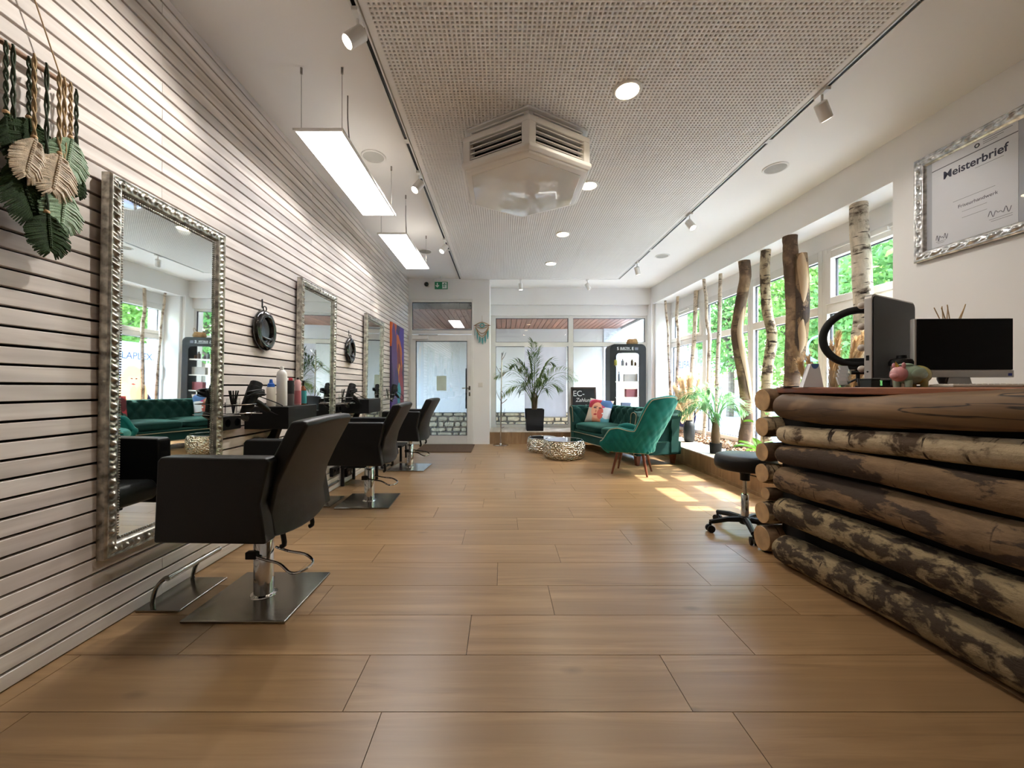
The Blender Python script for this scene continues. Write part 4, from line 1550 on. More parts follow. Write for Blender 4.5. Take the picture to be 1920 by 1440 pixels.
# ---- macrame leaf hanging
mm = thing('macrame_leaves', 'macrame hanging of green and cream yarn leaves on a stick', 'wall hanging', (XL + .035, 1.345, 2.0))
gy = plain('dark green yarn', C(46, 66, 36), .95, bs=260, bstr=.6, var=.2, vscale=40)
my = plain('mint yarn under film', C(150, 176, 146), .35, bs=260, bstr=.5, var=.15, vscale=40)
cy_ = plain('cream yarn under film', C(206, 188, 164), .35, bs=260, bstr=.5, var=.15, vscale=40)
gc = plain('sage cord', C(66, 78, 62), .9, bs=200, bstr=.5)
bead = plain('wooden bead', C(206, 168, 124), .5)
MB().tube(smooth_path([(0, -.17, .105), (0, -.05, .107), (0, .05, .108), (0, .105, .11)], 12), .009, 10).build('stick', plain('pale branch', C(150, 116, 92), .7), mm, smooth=True)
MB().tube([(0, -.15, .11), (0, -.03, .42)], .0022, 6).tube([(0, .09, .115), (0, -.03, .42)], .0022, 6).build('hanging_cord', cord, mm)
# pixel positions of leaf tops in the photograph turned into the wall plane
def wallp(px, py, x=XL + .045):
    Y = x * F / (px - 941.0)
    return Y - 1.345, (726 - py) / F * Y + 1.0 - 2.0


leaves = [((10, 215), 20, 90, gy, 12), ((52, 225), 42, 62, gy, 5), ((45, 262), 26, 84, cy_, -12), ((20, 300), 42, 120, gy, 20), ((95, 292), 36, 84, cy_, -10), ((122, 262), 34, 76, my, -8), ((140, 330), 16, 40, gy, 0), ((108, 360), 34, 76, my, -6), ((70, 402), 34, 74, gy, 4), ((62, 300), 30, 78, gy, -14)]
for li, ((px, py), wpx, hpx, mt, tilt) in enumerate(leaves):
    cy0, cz0 = wallp(px, py)
    Yl = (XL + .045) * F / (px - 941.0)
    sc = Yl / F
    hw, hh = wpx * sc * 1.15, hpx * sc * .98
    lf = MB()
    rg = random.Random(li)
    n = 34
    depth = (.04 if mt is cy_ else .028 if mt is my else .012) + .002 * (li % 4) + (.03 if li == 8 else 0)
    for s in (-1, 1):
        for k in range(n):
            u = k / (n - 1)
            z0 = -hh * .86 * u
            wid = hw * (math.sin(PI * min(1, (u * .86 + .1))) ** .6)
            p0 = Vector((depth, 0, z0))
            p2 = Vector((depth + rg.uniform(-.004, .005), s * wid * rg.uniform(.93, 1.0), z0 - hh * (.16 + .1 * u)))
            p1 = (p0 + p2) / 2 + Vector((.008, 0, hh * .015))
            lf.tube([p0, p1, p2], [.0035, .0042, .002], 5)
    for k in range(16):
        u = k / 15
        lf.ell((depth + .006, 0, -hh * .82 * u), .005, .006, .005, 6, 4)
    lf.xf(Matrix.Translation((0, cy0, cz0)) @ Matrix.Rotation(math.radians(tilt), 4, 'X'))
    lo = lf.build('yarn_leaf', mt, mm, smooth=True)
    c = MB()
    zt = .108
    for q in (-1, 1):
        c.tube([(depth + .004 * math.sin(i * 1.3 * q), cy0 + .004 * q * math.cos(i * 1.3), cz0 + (zt - cz0) * i / 14) for i in range(15)], .0032, 6)
    c.build('twisted_cord', gc if mt is gy else cord, lo, smooth=True)
    MB().ell((depth, cy0, cz0 + .008), .009, .009, .008, 10, 6).build('bead', bead, lo, smooth=True)

# ================================================================== LOUNGE CORNER
# ---- chesterfield sofa: local x along its length, front towards -y
sofa = thing('chesterfield_sofa', 'dark green velvet chesterfield sofa with tufted back and rolled arms', 'sofa', (1.745, 5.925, 0), math.radians(-73.6))
SL, SD = 1.90, .72


def tuft(a, b):
    """puff height between buttons of a diamond grid (0 at a button)"""
    p = abs(math.sin(PI * (a + b) / 2)) * abs(math.sin(PI * (a - b) / 2))
    return p ** .45


MB().box(-SL / 2 + .02, SL / 2 - .02, -SD / 2 + .03, SD / 2 - .02, .13, .30).build('base', M['velvet'], sofa, bevel=.015, seg=3)
pp_ = MB()
for z in (.135, .262):
    pp_.tube([(-SL / 2 + .03, -SD / 2 + .024, z), (SL / 2 - .03, -SD / 2 + .024, z)], .005, 8)
pp_.build('piping', M['piping'], sofa, smooth=True)
# seat cushions
for s in (-1, 1):
    def cush(u, v, s=s):
        a = 2 * PI * u
        t = PI * (v - .5)
        sx = math.copysign(abs(math.cos(a)) ** .28, math.cos(a))
        sy = math.copysign(abs(math.sin(a)) ** .28, math.sin(a))
        r = abs(math.cos(t)) ** .3
        x = s * .40 + sx * r * .392
        y = -.05 + sy * r * .285
        z = .355 + math.copysign(abs(math.sin(t)) ** .55, math.sin(t)) * (.062 + .022 * max(0, 1 - (sx * r) ** 2) * max(0, 1 - (sy * r) ** 2))
        return x, y, z
    co = MB().grid(cush, 56, 20, closeu=True).build('seat_cushion', M['velvet'], sofa, smooth=True, angle=80)
    MB().tube([(s * .40 + .39 * math.copysign(abs(math.cos(a)) ** .28, math.cos(a)), -.05 + .283 * math.copysign(abs(math.sin(a)) ** .28, math.sin(a)), .385) for a in [i * 2 * PI / 60 for i in range(60)]], .004, 6, closed=True).build('cushion_piping', M['velvet'], co, smooth=True)

# rolled, tufted section swept along a line: profile in (d, z), d = distance towards the inside
prof = [(.0, .16), (-.005, .28), (-.01, .42), (-.02, .54), (-.05, .60), (-.062, .645), (-.045, .685), (.0, .702), (.05, .69), (.075, .655), (.078, .60), (.085, .54), (.095, .47), (.105, .40), (.11, .30), (.11, .16)]


def swept(length, to_world, name, buttons):
    nu, nv = 110, len(prof)
    dense = []
    for i in range(nv - 1):
        for k in range(4):
            t = k / 4
            dense.append((prof[i][0] * (1 - t) + prof[i + 1][0] * t, prof[i][1] * (1 - t) + prof[i + 1][1] * t, i + t))
    dense.append((*prof[-1], nv - 1))
    pts = []
    for (d, z, k) in dense:
        for i in range(nu):
            s = length * i / (nu - 1)
            if 6 < k < 14:
                arc = (k - 6) / 7 * .42
                f = tuft(s / .085, arc / .085 * .82)
                h = .034 * f * min(1, (k - 6) / 1.2) * min(1, (14 - k) / 1.0)
                dn = (1.0, .25)
                pts.append(to_world(s, d + h * dn[0] - .012, z + h * dn[1]))
            else:
                pts.append(to_world(s, d, z))
    fs = []
    m = len(dense)
    for j in range(m - 1):
        for i in range(nu - 1):
            fs.append((j * nu + i, j * nu + i + 1, (j + 1) * nu + i + 1, (j + 1) * nu + i))
    fs.append(tuple(j * nu for j in range(m)))
    fs.append(tuple(reversed([j * nu + nu - 1 for j in range(m)])))
    return MB().add(pts, fs).build(name, M['velvet'], sofa, smooth=True, angle=75, fix=True)


swept(SL - .02, lambda s, d, z: (-SL / 2 + .01 + s, SD / 2 - .075 - d, z), 'backrest', True)
swept(SD - .08, lambda s, d, z: (-SL / 2 + .06 + d, -SD / 2 + .02 + s, z - .012), 'armrest', True)
swept(SD - .08, lambda s, d, z: (SL / 2 - .06 - d, -SD / 2 + .02 + s, z - .012), 'armrest', True)
for s in (-1, 1):
    MB().tube(smooth_path([(s * (SL / 2 - .065), -SD / 2 + .015, .15), (s * (SL / 2 - .055), -SD / 2 + .015, .45), (s * (SL / 2 - .02), -SD / 2 + .015, .60), (s * (SL / 2 - .02), -SD / 2 + .015, .655), (s * (SL / 2 - .07), -SD / 2 + .015, .68), (s * (SL / 2 - .12), -SD / 2 + .015, .655), (s * (SL / 2 - .13), -SD / 2 + .015, .60), (s * (SL / 2 - .15), -SD / 2 + .015, .42)], 40), .0045, 8).build('arm_piping', M['piping'], sofa, smooth=True)
    for t_ in (-1, 1):
        MB().loft([[(s * (SL / 2 - .1) + a * .022, t_ * (SD / 2 - .09) + b * .022, 0) for a, b in ((-1, -1), (1, -1), (1, 1), (-1, 1))], [(s * (SL / 2 - .1) + a * .034, t_ * (SD / 2 - .09) + b * .034, .135) for a, b in ((-1, -1), (1, -1), (1, 1), (-1, 1))]]).build('leg', M['legwood'], sofa, bevel=.004)


def cushion(name, label, mat, loc, rot, size=.4, thick=.07):
    t = thing(name, label, 'cushion', loc, 0, 'scatter cushions on the sofa')
    t.rotation_euler = rot
    def fn(u, v, sgn):
        x, z = (u - .5) * 2, (v - .5) * 2
        pin = 1 - .07 * (1 - abs(x)) * 0
        k = max(0, (1 - x ** 4)) ** .5 * max(0, (1 - z ** 4)) ** .5
        cx_ = x * (1 - .06 * (1 - z * z))
        cz_ = z * (1 - .06 * (1 - x * x))
        return cx_ * size / 2, sgn * thick * k, cz_ * size / 2
    MB().grid(lambda u, v: fn(u, v, -1), 28, 28).build('front_panel', mat, t, smooth=True, fix=True)
    MB().grid(lambda u, v: fn(1 - u, v, 1), 28, 28).build('back_panel', whitec, t, smooth=True)
    return t


facep = printmat('pop portrait print', C(196, 190, 176), [
    (.12, -.1, .16, .2, .3, C(120, 196, 214)), (.14, .02, .1, .14, .2, C(232, 236, 240)),
    (.0, .13, .2, .09, .15, C(206, 66, 120)), (.1, .15, .13, .07, -.4, C(70, 110, 160)), (-.08, .12, .12, .06, .6, C(170, 40, 60)),
    (.0, -.17, .075, .11, .1, C(222, 150, 116)),
    (-.02, .0, .095, .135, .12, C(232, 170, 138)), (.05, -.04, .05, .1, .1, C(206, 96, 82)),
    (-.055, .04, .026, .01, 0, C(60, 40, 50)), (.025, .045, .026, .01, 0, C(60, 40, 50)), (-.05, .062, .032, .006, .2, C(90, 50, 50)),
    (-.03, -.015, .012, .03, .2, C(206, 120, 92)), (-.03, -.068, .03, .013, .1, C(170, 22, 36)), (.09, -.04, .012, .012, 0, C(240, 240, 240))], 'XZ', .7, .035, 9)
redp = printmat('red floral print', C(176, 44, 56), [(.1, .1, .09, .07, .3, C(236, 190, 196)), (-.1, .05, .08, .1, .2, C(90, 26, 36)), (0, -.1, .1, .06, .5, C(226, 120, 130)), (-.12, -.12, .06, .05, 0, C(60, 90, 80)), (.13, -.06, .05, .09, .4, C(70, 30, 40)), (.02, .02, .05, .05, 0, C(240, 220, 210))], 'XZ', .7, .06, 9)
sofaM = Matrix.Translation(sofa.location) @ Matrix.Rotation(math.radians(-73.6), 4, 'Z')
c1 = sofaM @ Vector((-.60, .03, .60))
cushion('scatter_cushion', 'square cushion printed with a woman\'s face on the sofa', facep, c1, (math.radians(-20), math.radians(6), math.radians(-38)), .42, .06)
c2 = sofaM @ Vector((.68, .10, .60))
cushion('scatter_cushion', 'red patterned cushion at the armchair end of the sofa', redp, c2, (math.radians(-18), math.radians(-8), math.radians(-78)), .40, .06)

# ---- teal armchair, front towards local -y
arm = thing('armchair', 'teal velvet armchair with quilted shell and splayed wooden legs', 'armchair', (1.54, 4.61, 0), math.radians(-118))
arm.scale = (.93, .97, .985)


def shell_top(u):
    a = abs(u)
    def ss(x, e0, e1):
        t = min(1, max(0, (x - e0) / (e1 - e0)))
        return t * t * (3 - 2 * t)
    z = .885 - .045 * math.exp(-(u / .07) ** 2) - .03 * ss(a, .2, .38)
    z = z * (1 - ss(a, .33, .47)) + .50 * ss(a, .33, .47)
    z += .03 * math.exp(-((a - .72) / .13) ** 2)
    z -= .13 * ss(a, .82, 1.0)
    return z


def shell_plan(u):
    a = abs(u)
    s = math.copysign(1, u)
    if a < .42:
        t = a / .42 * PI / 2
        return s * .265 * math.sin(t), .08 + .175 * math.cos(t), Vector((s * math.sin(t), math.cos(t), 0))
    q = (a - .42) / .58
    return s * (.265 + .035 * math.sin(q * PI / 2) - .05 * q ** 4), .08 - .40 * q, Vector((s, -.1 + .9 * q ** 4 * -1, 0)).normalized()


def shell_pt(u, v, off, quilt=0.0):
    x, y, n_ = shell_plan(u)
    top = shell_top(u)
    z = .27 + (top - .27) * v
    taper = 1 - .22 * (1 - v) ** 2
    back = max(0.0, 1 - (abs(u) / .5) ** 2)
    y2 = y * taper + .20 * back * max(0, z - .36) / .5
    p = Vector((x * taper, y2, z)) + n_ * off
    if quilt:
        a = abs(u) * 14 + v * 6 * (top - .27)
        b = abs(u) * 14 - v * 6 * (top - .27)
        a, b = (u * 9 + z * 7), (u * 9 - z * 7)
        p += n_ * quilt * (abs(math.sin(PI * a)) ** .4 * abs(math.sin(PI * b)) ** .4)
    return p


nu, nv = 120, 40
sh = MB()
outer = [[shell_pt(-1 + 2 * i / (nu - 1), j / (nv - 1), .03, .011) for i in range(nu)] for j in range(nv)]
inner = [[shell_pt(-1 + 2 * i / (nu - 1), j / (nv - 1), -.035) for i in range(nu)] for j in range(nv)]
vs_ = [p for r in outer for p in r] + [p for r in inner for p in r]
fs_ = []
o2 = nu * nv
for j in range(nv - 1):
    for i in range(nu - 1):
        fs_.append((j * nu + i, j * nu + i + 1, (j + 1) * nu + i + 1, (j + 1) * nu + i))
        fs_.append((o2 + j * nu + i, o2 + (j + 1) * nu + i, o2 + (j + 1) * nu + i + 1, o2 + j * nu + i + 1))
sh.add(vs_, fs_)
# rounded rim
rim = [shell_pt(-1 + 2 * i / (nu - 1), 1, -.003) for i in range(nu)]
ends0 = [shell_pt(-1, 1 - j / 9, -.003) for j in range(1, 10)]
ends1 = [shell_pt(1, 1 - j / 9, -.003) for j in range(1, 10)]
sh.tube(list(reversed(ends0)) + rim + ends1, .034, 10)
sh.build('shell', M['teal'], arm, smooth=True, angle=80, fix=False)
pip = [shell_pt(-1 + 2 * i / (nu - 1), 1, .027) + Vector((0, 0, .018)) for i in range(nu)]
MB().tube(pip, .0045, 6).build('piping', M['piping'], arm, smooth=True)
MB().tube([shell_pt(-1 + 2 * i / (nu - 1), 0, .03) for i in range(nu)], .005, 6).build('lower_piping', M['piping'], arm, smooth=True)


def seatc(u, v):
    a = 2 * PI * u
    t = PI * (v - .5)
    sx = math.copysign(abs(math.cos(a)) ** .5, math.cos(a))
    sy = math.copysign(abs(math.sin(a)) ** .5, math.sin(a))
    r = abs(math.cos(t)) ** .4
    return sx * r * .235, -.06 + sy * r * .26, .34 + math.sin(t) * .085


MB().grid(seatc, 48, 16, closeu=True).build('seat_cushion', M['teal'], arm, smooth=True, angle=80)
MB().box(-.19, .19, -.25, .2, .255, .30).build('seat_base', M['teal'], arm, bevel=.02, seg=3)
for sx in (-1, 1):
    for sy in (-1, 1):
        MB().tube([(sx * .13, -.02 + sy * .14, .27), (sx * .19, -.02 + sy * .20, 0)], [.02, .011], 12).build('leg', M['legwood'], arm, smooth=True)


# ---- hammered metal drum tables
def drum(loc, r, h, label):
    t = thing('drum_table', label, 'table', loc, 0, 'hammered metal drum tables')
    pr_ = [(r * .86, 0), (r * .93, h * .1), (r * .985, h * .3), (r, h * .5), (r * .985, h * .72), (r * .94, h * .9), (r * .9, h * .965)]
    MB().lathe(pr_, 64).build('drum', M['hammer'], t, smooth=True)
    MB().lathe([(r * .90, h * .955), (r * .91, h * .98), (r * .895, h), (r * .87, h), (r * .86, h * .985), (r * .4, h * .985), (.001, h * .985)], 64, cap=False).build('tray_top', M['chrome'], t, smooth=True)


drum((.878, 5.60, 0), .30, .262, 'larger hammered metal drum table in front of the sofa')
drum((.64, 6.16, 0), .25, .222, 'smaller hammered metal drum table behind the larger one')

# ---- coat stand
cs = thing('coat_stand', 'chrome branch-shaped coat stand beside the potted palm', 'coat stand', (-.02, 6.78, 0))
MB().lathe([(.135, 0), (.135, .012), (.12, .02), (.03, .024), (.016, .04)], 32).build('base', M['chrome'], cs, smooth=True)
MB().tube(smooth_path([(0, 0, .03), (.004, 0, .5), (.012, 0, 1.0), (.02, 0, 1.59)], 16), [.013] * 10 + [.011] * 6, 10).build('pole', M['chrome'], cs, smooth=True)
for (z, dx, dz, kink) in ((1.46, .08, .13, 1), (1.5, .04, .11, 1), (1.22, -.1, .17, -1), (1.3, -.03, .02, -1), (1.18, .07, .09, 1), (.96, .05, -.1, 1), (.75, -.09, .2, -1), (.72, .1, .08, 1), (.47, .06, .16, 1), (.53, .03, -.02, -1), (.3, .05, .02, 1)):
    MB().tube(smooth_path([(.01, 0, z), (.01 + dx * .55, -.02 * kink, z + dz * .45), (.01 + dx, -.03 * kink, z + dz)], 6), [.008, .007, .0065, .006, .005, .004], 8).build('branch', M['chrome'], cs, smooth=True)


# ---- palms
def frond(az, length, rise, droop, n, ll, rg, base=(0, 0, 0), width=.02, lean=.0):
    mb = MB()
    b = Vector(base)
    d = Vector((math.cos(az), math.sin(az), 0))
    side = Vector((-math.sin(az), math.cos(az), 0))
    pts = []
    for i in range(15):
        t = i / 14
        pts.append(b + d * (length * (t ** 1.25)) + Vector((0, 0, rise * t * (2 - t) - droop * t ** 2.6)))
    mb.tube(pts, [.006 * (1 - .8 * i / 14) + .0012 for i in range(15)], 5)
    roll = rg.uniform(.45, 1.05) * (1 if rg.random() < .5 else -1)
    for k in range(n):
        t = .26 + .74 * k / (n - 1)
        i = min(int(t * 14), 13)
        u = t * 14 - i
        p = pts[i].lerp(pts[i + 1], u)
        tan = (pts[i + 1] - pts[i]).normalized()
        l = ll * (math.sin(PI * min(1, .12 + t * .86)) ** .6) * rg.uniform(.85, 1.1)
        for s in (-1, 1):
            upv = side.cross(tan).normalized()
            lat = side * math.cos(roll) + upv * math.sin(roll)
            dr = (lat * s * .95 + tan * (.62 + .4 * t) + Vector((0, 0, .1 - .3 * rg.random()))).normalized()
            e = p + dr * l + Vector((0, 0, -.25 * l * l / ll))
            m_ = p + dr * l * .5 + Vector((0, 0, .02 * l))
            wv = dr.cross(Vector((0, 0, 1))).normalized() * width * .5
            up_v = Vector((0, 0, width * .3))
            mb.add([p, m_ - wv, m_ + up_v * .5, m_ + wv, e], [(0, 1, 2), (0, 2, 3), (1, 4, 2), (2, 4, 3)])
    return mb


def palm(name, label, loc, pot, fronds, mat, seed, ll, stems=True, soil=True, pot_r=.12):
    rg = random.Random(seed)
    t = thing(name, label, 'potted plant', loc)
    pot(t)
    for (az, L, rise, droop, z0, n) in fronds:
        frond(math.radians(az), L, rise, droop, n, ll * rg.uniform(.9, 1.1), rg, (rg.uniform(-.03, .03), rg.uniform(-.03, .03), z0)).build('frond', mat, t, smooth=True)
    return t


def square_pot(t):
    q = lambda a, z: [(-a, -a, z), (a, -a, z), (a, a, z), (-a, a, z)]
    MB().loft([q(.148, 0), q(.165, .385), q(.165, .39), q(.15, .39), q(.148, .35)]).build('pot', M['blackmatte'], t, bevel=.005)
    MB().box(-.148, .148, -.148, .148, .34, .355).build('soil', plain('dark soil', C(52, 40, 32), .95, bs=80, bstr=.8), t)
    for k in range(9):
        a = k * 2.4
        MB().tube(smooth_path([(.03 * math.cos(a), .03 * math.sin(a), .35), (.045 * math.cos(a), .045 * math.sin(a), .5), (.06 * math.cos(a + .3), .05 * math.sin(a), .62 + .02 * (k % 4))], 6), [.016, .014, .012, .010, .008, .006], 8).build('stem', M['stem'], t, smooth=True)


palm('potted_palm', 'large palm in a black square pot on the back ledge', (.595, 7.22, DZ), square_pot,
     [(95, .12, 1.22, .0, .40, 26), (75, .28, 1.12, .1, .42, 24), (180, .72, .88, .36, .45, 26), (200, .62, .62, .42, .42, 24), (170, .45, .95, .2, .42, 22), (0, .76, .80, .32, .45, 26), (-15, .5, .62, .3, .42, 22), (20, .42, 1.0, .22, .42, 22), (140, .35, .9, .2, .42, 20), (40, .35, .75, .2, .42, 20), (-60, .3, .7, .25, .42, 18), (-120, .34, .62, .22, .42, 18), (215, .3, .5, .2, .4, 16), (-40, .28, .5, .2, .4, 16), (110, .2, 1.0, .05, .42, 20)],
     M['palm'], 3, .32)


def round_pot(t):
    MB().lathe([(.05, 0), (.062, .004), (.068, .125), (.064, .125), (.06, .11)], 20).build('pot', M['blackmatte'], t, smooth=True)
    MB().lathe([(.045, .105), (.05, .2), (.042, .3), (.03, .4), (.018, .46)], 14).build('fibrous_stem', M['stem'], t, smooth=True)


palm('small_palm', 'small pale palm in a black pot on the window ledge', (2.54, 4.69, DZ), round_pot,
     [(170, .45, .42, .3, .34, 22), (150, .42, .5, .25, .36, 20), (190, .4, .34, .25, .32, 20), (210, .3, .4, .2, .34, 18), (20, .4, .44, .2, .34, 20), (-10, .36, .36, .22, .34, 18), (40, .36, .5, .18, .36, 18), (90, .25, .5, .12, .36, 18), (120, .3, .5, .2, .36, 18), (-60, .25, .4, .2, .34, 16), (240, .22, .3, .2, .3, 14)],
     M['palm2'], 8, .2)

# broad leaved plant by the stool
bp = thing('broad_leaf_plant', 'low plant with broad glossy leaves in a small pot behind the stool', 'potted plant', (2.62, 3.98, DZ))
MB().lathe([(.06, 0), (.08, .09), (.075, .09), (.07, .08)], 20).build('pot', plain('pale cachepot', C(196, 204, 206), .4), bp, smooth=True)


def broad(az, L, tilt, w, z0):
    d = Vector((math.cos(az), math.sin(az), 0))
    s = Vector((-math.sin(az), math.cos(az), 0))
    mb = MB()
    def fn(u, v):
        wv = w * math.sin(PI * (v ** .8)) * (u - .5) * 2
        return Vector((0, 0, z0)) + d * (L * v) + s * wv + Vector((0, 0, tilt * v - .9 * L * v * v * .6 + abs(u - .5) * .04))
    mb.grid(fn, 7, 14)
    return mb


for (az, L, tl, w, z0) in ((175, .27, .2, .045, .12), (200, .22, .16, .04, .1), (140, .2, .2, .04, .12), (30, .22, .2, .045, .12), (-20, .2, .14, .04, .1), (250, .18, .12, .035, .1), (80, .2, .22, .04, .12)):
    broad(math.radians(az), L, tl, w, z0).build('leaf', M['leaf'], bp, smooth=True)
for k, (dx, dy, h) in enumerate(((-.03, .05, .42), (.04, .0, .5), (.08, .04, .46))):
    st = MB().tube(smooth_path([(0, 0, .07), (dx * .6, dy, h * .5), (dx * 1.6, dy, h)], 8), .003, 6).build('stalk', M['stem'], bp, smooth=True)
    broad(2.6 + k * 1.3, .09, .05, .02, h).xf(Matrix.Translation((dx * 1.6, dy, 0))).build('small_leaf', M['leaf'], st, smooth=True)


# ---- pampas in a black vase
def plume(base, tip, r, n, rg, mb=None, strand=.075):
    mb = MB()
    b, e = Vector(base), Vector(tip)
    ax = (e - b)
    L = ax.length
    d = ax.normalized()
    bend = Vector((d.x, d.y, 0)) * .06
    def P(t):
        return b + ax * t + bend * (t * t - t) * -1 + Vector((0, 0, -.03 * t * t * math.hypot(d.x, d.y)))
    mb.tube([P(i / 6) for i in range(7)], [.003, .003, .003, .0025, .002, .0015, .001], 5)
    for k in range(n):
        t = .34 + .66 * rg.random() ** .9
        p = P(t)
        a = rg.uniform(0, 2 * PI)
        o = d.orthogonal().normalized()
        q = Matrix.Rotation(a, 3, d) @ o
        l = strand * (.5 + .8 * math.sin(PI * min(1, (t - .3) / .72))) * rg.uniform(.6, 1.2)
        e1 = p + (q * r * rg.uniform(.5, 1.2) + d * l)
        e2 = e1 + d * l * .25 + Vector((0, 0, -.2 * l)) + q * r * .4
        w = d.cross(q).normalized() * .0015
        mb.add([p - w, p + w, e1 + w, e1 - w, e2], [(0, 1, 2, 3), (3, 2, 4)])
    return mb


def vase_of(name, label, loc, h, r, plumes, mat, seed, nst=260, strand=.075, vmat=None):
    rg = random.Random(seed)
    t = thing(name, label, 'vase', loc)
    MB().lathe([(r * .72, 0), (r * .95, h * .08), (r, h * .3), (r, h * .72), (r * .86, h * .88), (r * .6, h * .95), (r * .62, h), (r * .5, h), (r * .48, h * .9)], 28).build('vase_body', vmat or M['clay'], t, smooth=True)
    for (dx, dy, z, rr) in plumes:
        plume((0, 0, h * .8), (dx, dy, z), rr, nst, rg, strand=strand).build('plume', mat, t)
    return t


vase_of('pampas_vase', 'black vase of cream pampas plumes on the window ledge', (2.69, 5.67, DZ), .31, .075,
        [(-.22, .0, .82, .035), (-.12, .05, .92, .035), (-.02, -.05, .96, .04), (.06, .06, .95, .035), (.13, -.02, .90, .035), (.2, .04, .80, .035), (-.17, -.08, .74, .03), (.1, -.1, .78, .03), (-.05, .12, .9, .03), (.22, -.06, .68, .03), (-.24, .06, .70, .03), (.0, .0, .88, .04)], M['pampas'], 4, 620)
vase_of('grass_vase', 'brown dry grass in a vase behind the log counter', (2.62, 3.12, DZ), .3, .08,
        [(-.26, .0, .98, .03), (-.16, .05, 1.02, .03), (-.05, -.04, 1.10, .03), (.08, .05, 1.2, .03), (.18, .0, 1.15, .03), (.27, .03, 1.2, .03), (-.2, -.06, .85, .03), (.02, .02, .95, .035), (.14, -.08, .9, .03), (.24, -.1, .95, .03)], M['pampas2'], 5, 560, .10)

# ---- chalkboard
cb = thing('chalkboard', 'framed chalkboard with white handwriting leaning on the back window', 'chalkboard', (1.53, 7.33, DZ))
cb.rotation_euler = (math.radians(-6), 0, 0)
fr_m = plain('dark brown frame', C(74, 54, 42), .6)
f = MB()
W_, H_ = .235, .79
f.box(-W_, -W_ + .028, -.012, .012, 0, H_).box(W_ - .028, W_, -.012, .012, 0, H_).box(-W_ + .028, W_ - .028, -.012, .012, 0, .028).box(-W_ + .028, W_ - .028, -.012, .012, H_ - .028, H_)
f.build('frame', fr_m, cb, bevel=.003)
MB().box(-W_ + .02, W_ - .02, -.004, .008, .02, H_ - .02).build('slate', plain('chalkboard slate', C(34, 34, 36), .8, var=.15), cb)
chalk = plain('chalk', C(232, 232, 230), .95)
text('chalk_writing', 'EC-', .145, chalk, cb, (-.09, -.006, .665), (PI / 2, 0, 0))
text('chalk_writing', 'Zahlung', .1, chalk, cb, (.0, -.006, .545), (PI / 2, 0, math.radians(0)), shear=.25, sx=.95)
text('chalk_writing', 'ab', .1, chalk, cb, (.02, -.006, .425), (PI / 2, 0, 0), shear=.25)
text('chalk_writing', '10 Euro', .08, chalk, cb, (.0, -.006, .31), (PI / 2, 0, 0), shear=.25) if False else None
MB().tube([(-.14, -.006, .33), (-.14, -.006, .39)], .004, 6).build('chalk_stroke', chalk, cb)

# ---- display rack
dr_ = thing('display_rack', 'black rounded product display rack with white shelves', 'display rack', (2.295, 7.34, DZ))
RW, RH, RD = .328, 1.57, .16


def rrect(w, z0, z1, r, n=8):
    pts = [(-w, z0), (w, z0)]
    for i in range(n + 1):
        a = PI / 2 * i / n
        pts.append((w - r + r * math.cos(a), z1 - r + r * math.sin(a)))
    for i in range(n + 1):
        a = PI / 2 + PI / 2 * i / n
        pts.append((-w + r + r * math.cos(a), z1 - r + r * math.sin(a)))
    return pts


outer_ = rrect(RW, 0, RH, .09)
inner_ = rrect(RW - .115, .12, RH - .165, .06)
n_ = len(outer_)
vv, ff = [], []
for y in (-.015, .015):
    vv += [(p[0], y - RD + .015, p[1]) for p in outer_] + [(p[0], y - RD + .015, p[1]) for p in inner_]
for i in range(n_):
    j = (i + 1) % n_
    ff.append((i, j, n_ + j, n_ + i))
    ff.append((2 * n_ + i, 3 * n_ + i, 3 * n_ + j, 2 * n_ + j))
    ff.append((i, 2 * n_ + i, 2 * n_ + j, j))
    ff.append((n_ + i, n_ + j, 3 * n_ + j, 3 * n_ + i))
MB().add(vv, ff).build('front_frame', M['black'], dr_, fix=True)
sd_ = MB()
side_pts = outer_[1:] + [outer_[0]]
for i in range(1, n_):
    a, b = outer_[i], outer_[(i + 1) % n_]
    ia = (a[0] * .93, a[1] - (.02 if a[1] > .2 else 0))
    ib = (b[0] * .93, b[1] - (.02 if b[1] > .2 else 0))
    sd_.add([(a[0], -RD + .03, a[1]), (b[0], -RD + .03, b[1]), (b[0], RD, b[1]), (a[0], RD, a[1]), (ia[0], -RD + .03, ia[1]), (ib[0], -RD + .03, ib[1]), (ib[0], RD, ib[1]), (ia[0], RD, ia[1])], [(0, 1, 2, 3), (7, 6, 5, 4), (3, 2, 6, 7), (0, 4, 5, 1)])
sd_.build('side_shell', M['black'], dr_, fix=True)
MB().box(-RW + .02, RW - .02, -RD + .03, RD, 0, .1).build('plinth', M['black'], dr_)
rack_z = [.30, .605, .892, 1.18]
for z in rack_z:
    MB().box(-RW + .024, RW - .024, -RD + .032, RD - .01, z - .02, z).build('shelf', M['white_plastic'], dr_, bevel=.002)
    MB().box(-RW + .098, -RW + .12, -RD - .02, -RD + .002, z - .02, z + .0).build('shelf_tab', M['white_plastic'], dr_)
text('brand_lettering', 'S', .075, M['white_sign'], dr_, (-.185, -RD - .002, RH - .085), (PI / 2, 0, 0))
text('brand_lettering', 'ELECTIV', .05, M['white_sign'], dr_, (-.055, -RD - .002, RH - .078), (PI / 2, 0, 0), sx=.95)
text('brand_lettering', 'E', .075, M['white_sign'], dr_, (.085, -RD - .002, RH - .085), (PI / 2, 0, 0))
MB().box(-.15, .055, -RD - .002, -RD, RH - .108, RH - .104).build('brand_line', M['white_sign'], dr_)
MB().box(.125, .185, -RD - .002, -RD, RH - .11, RH - .06).build('brand_square', M['inkgrey'], dr_)

RX, RY = dr_.location.x, dr_.location.y


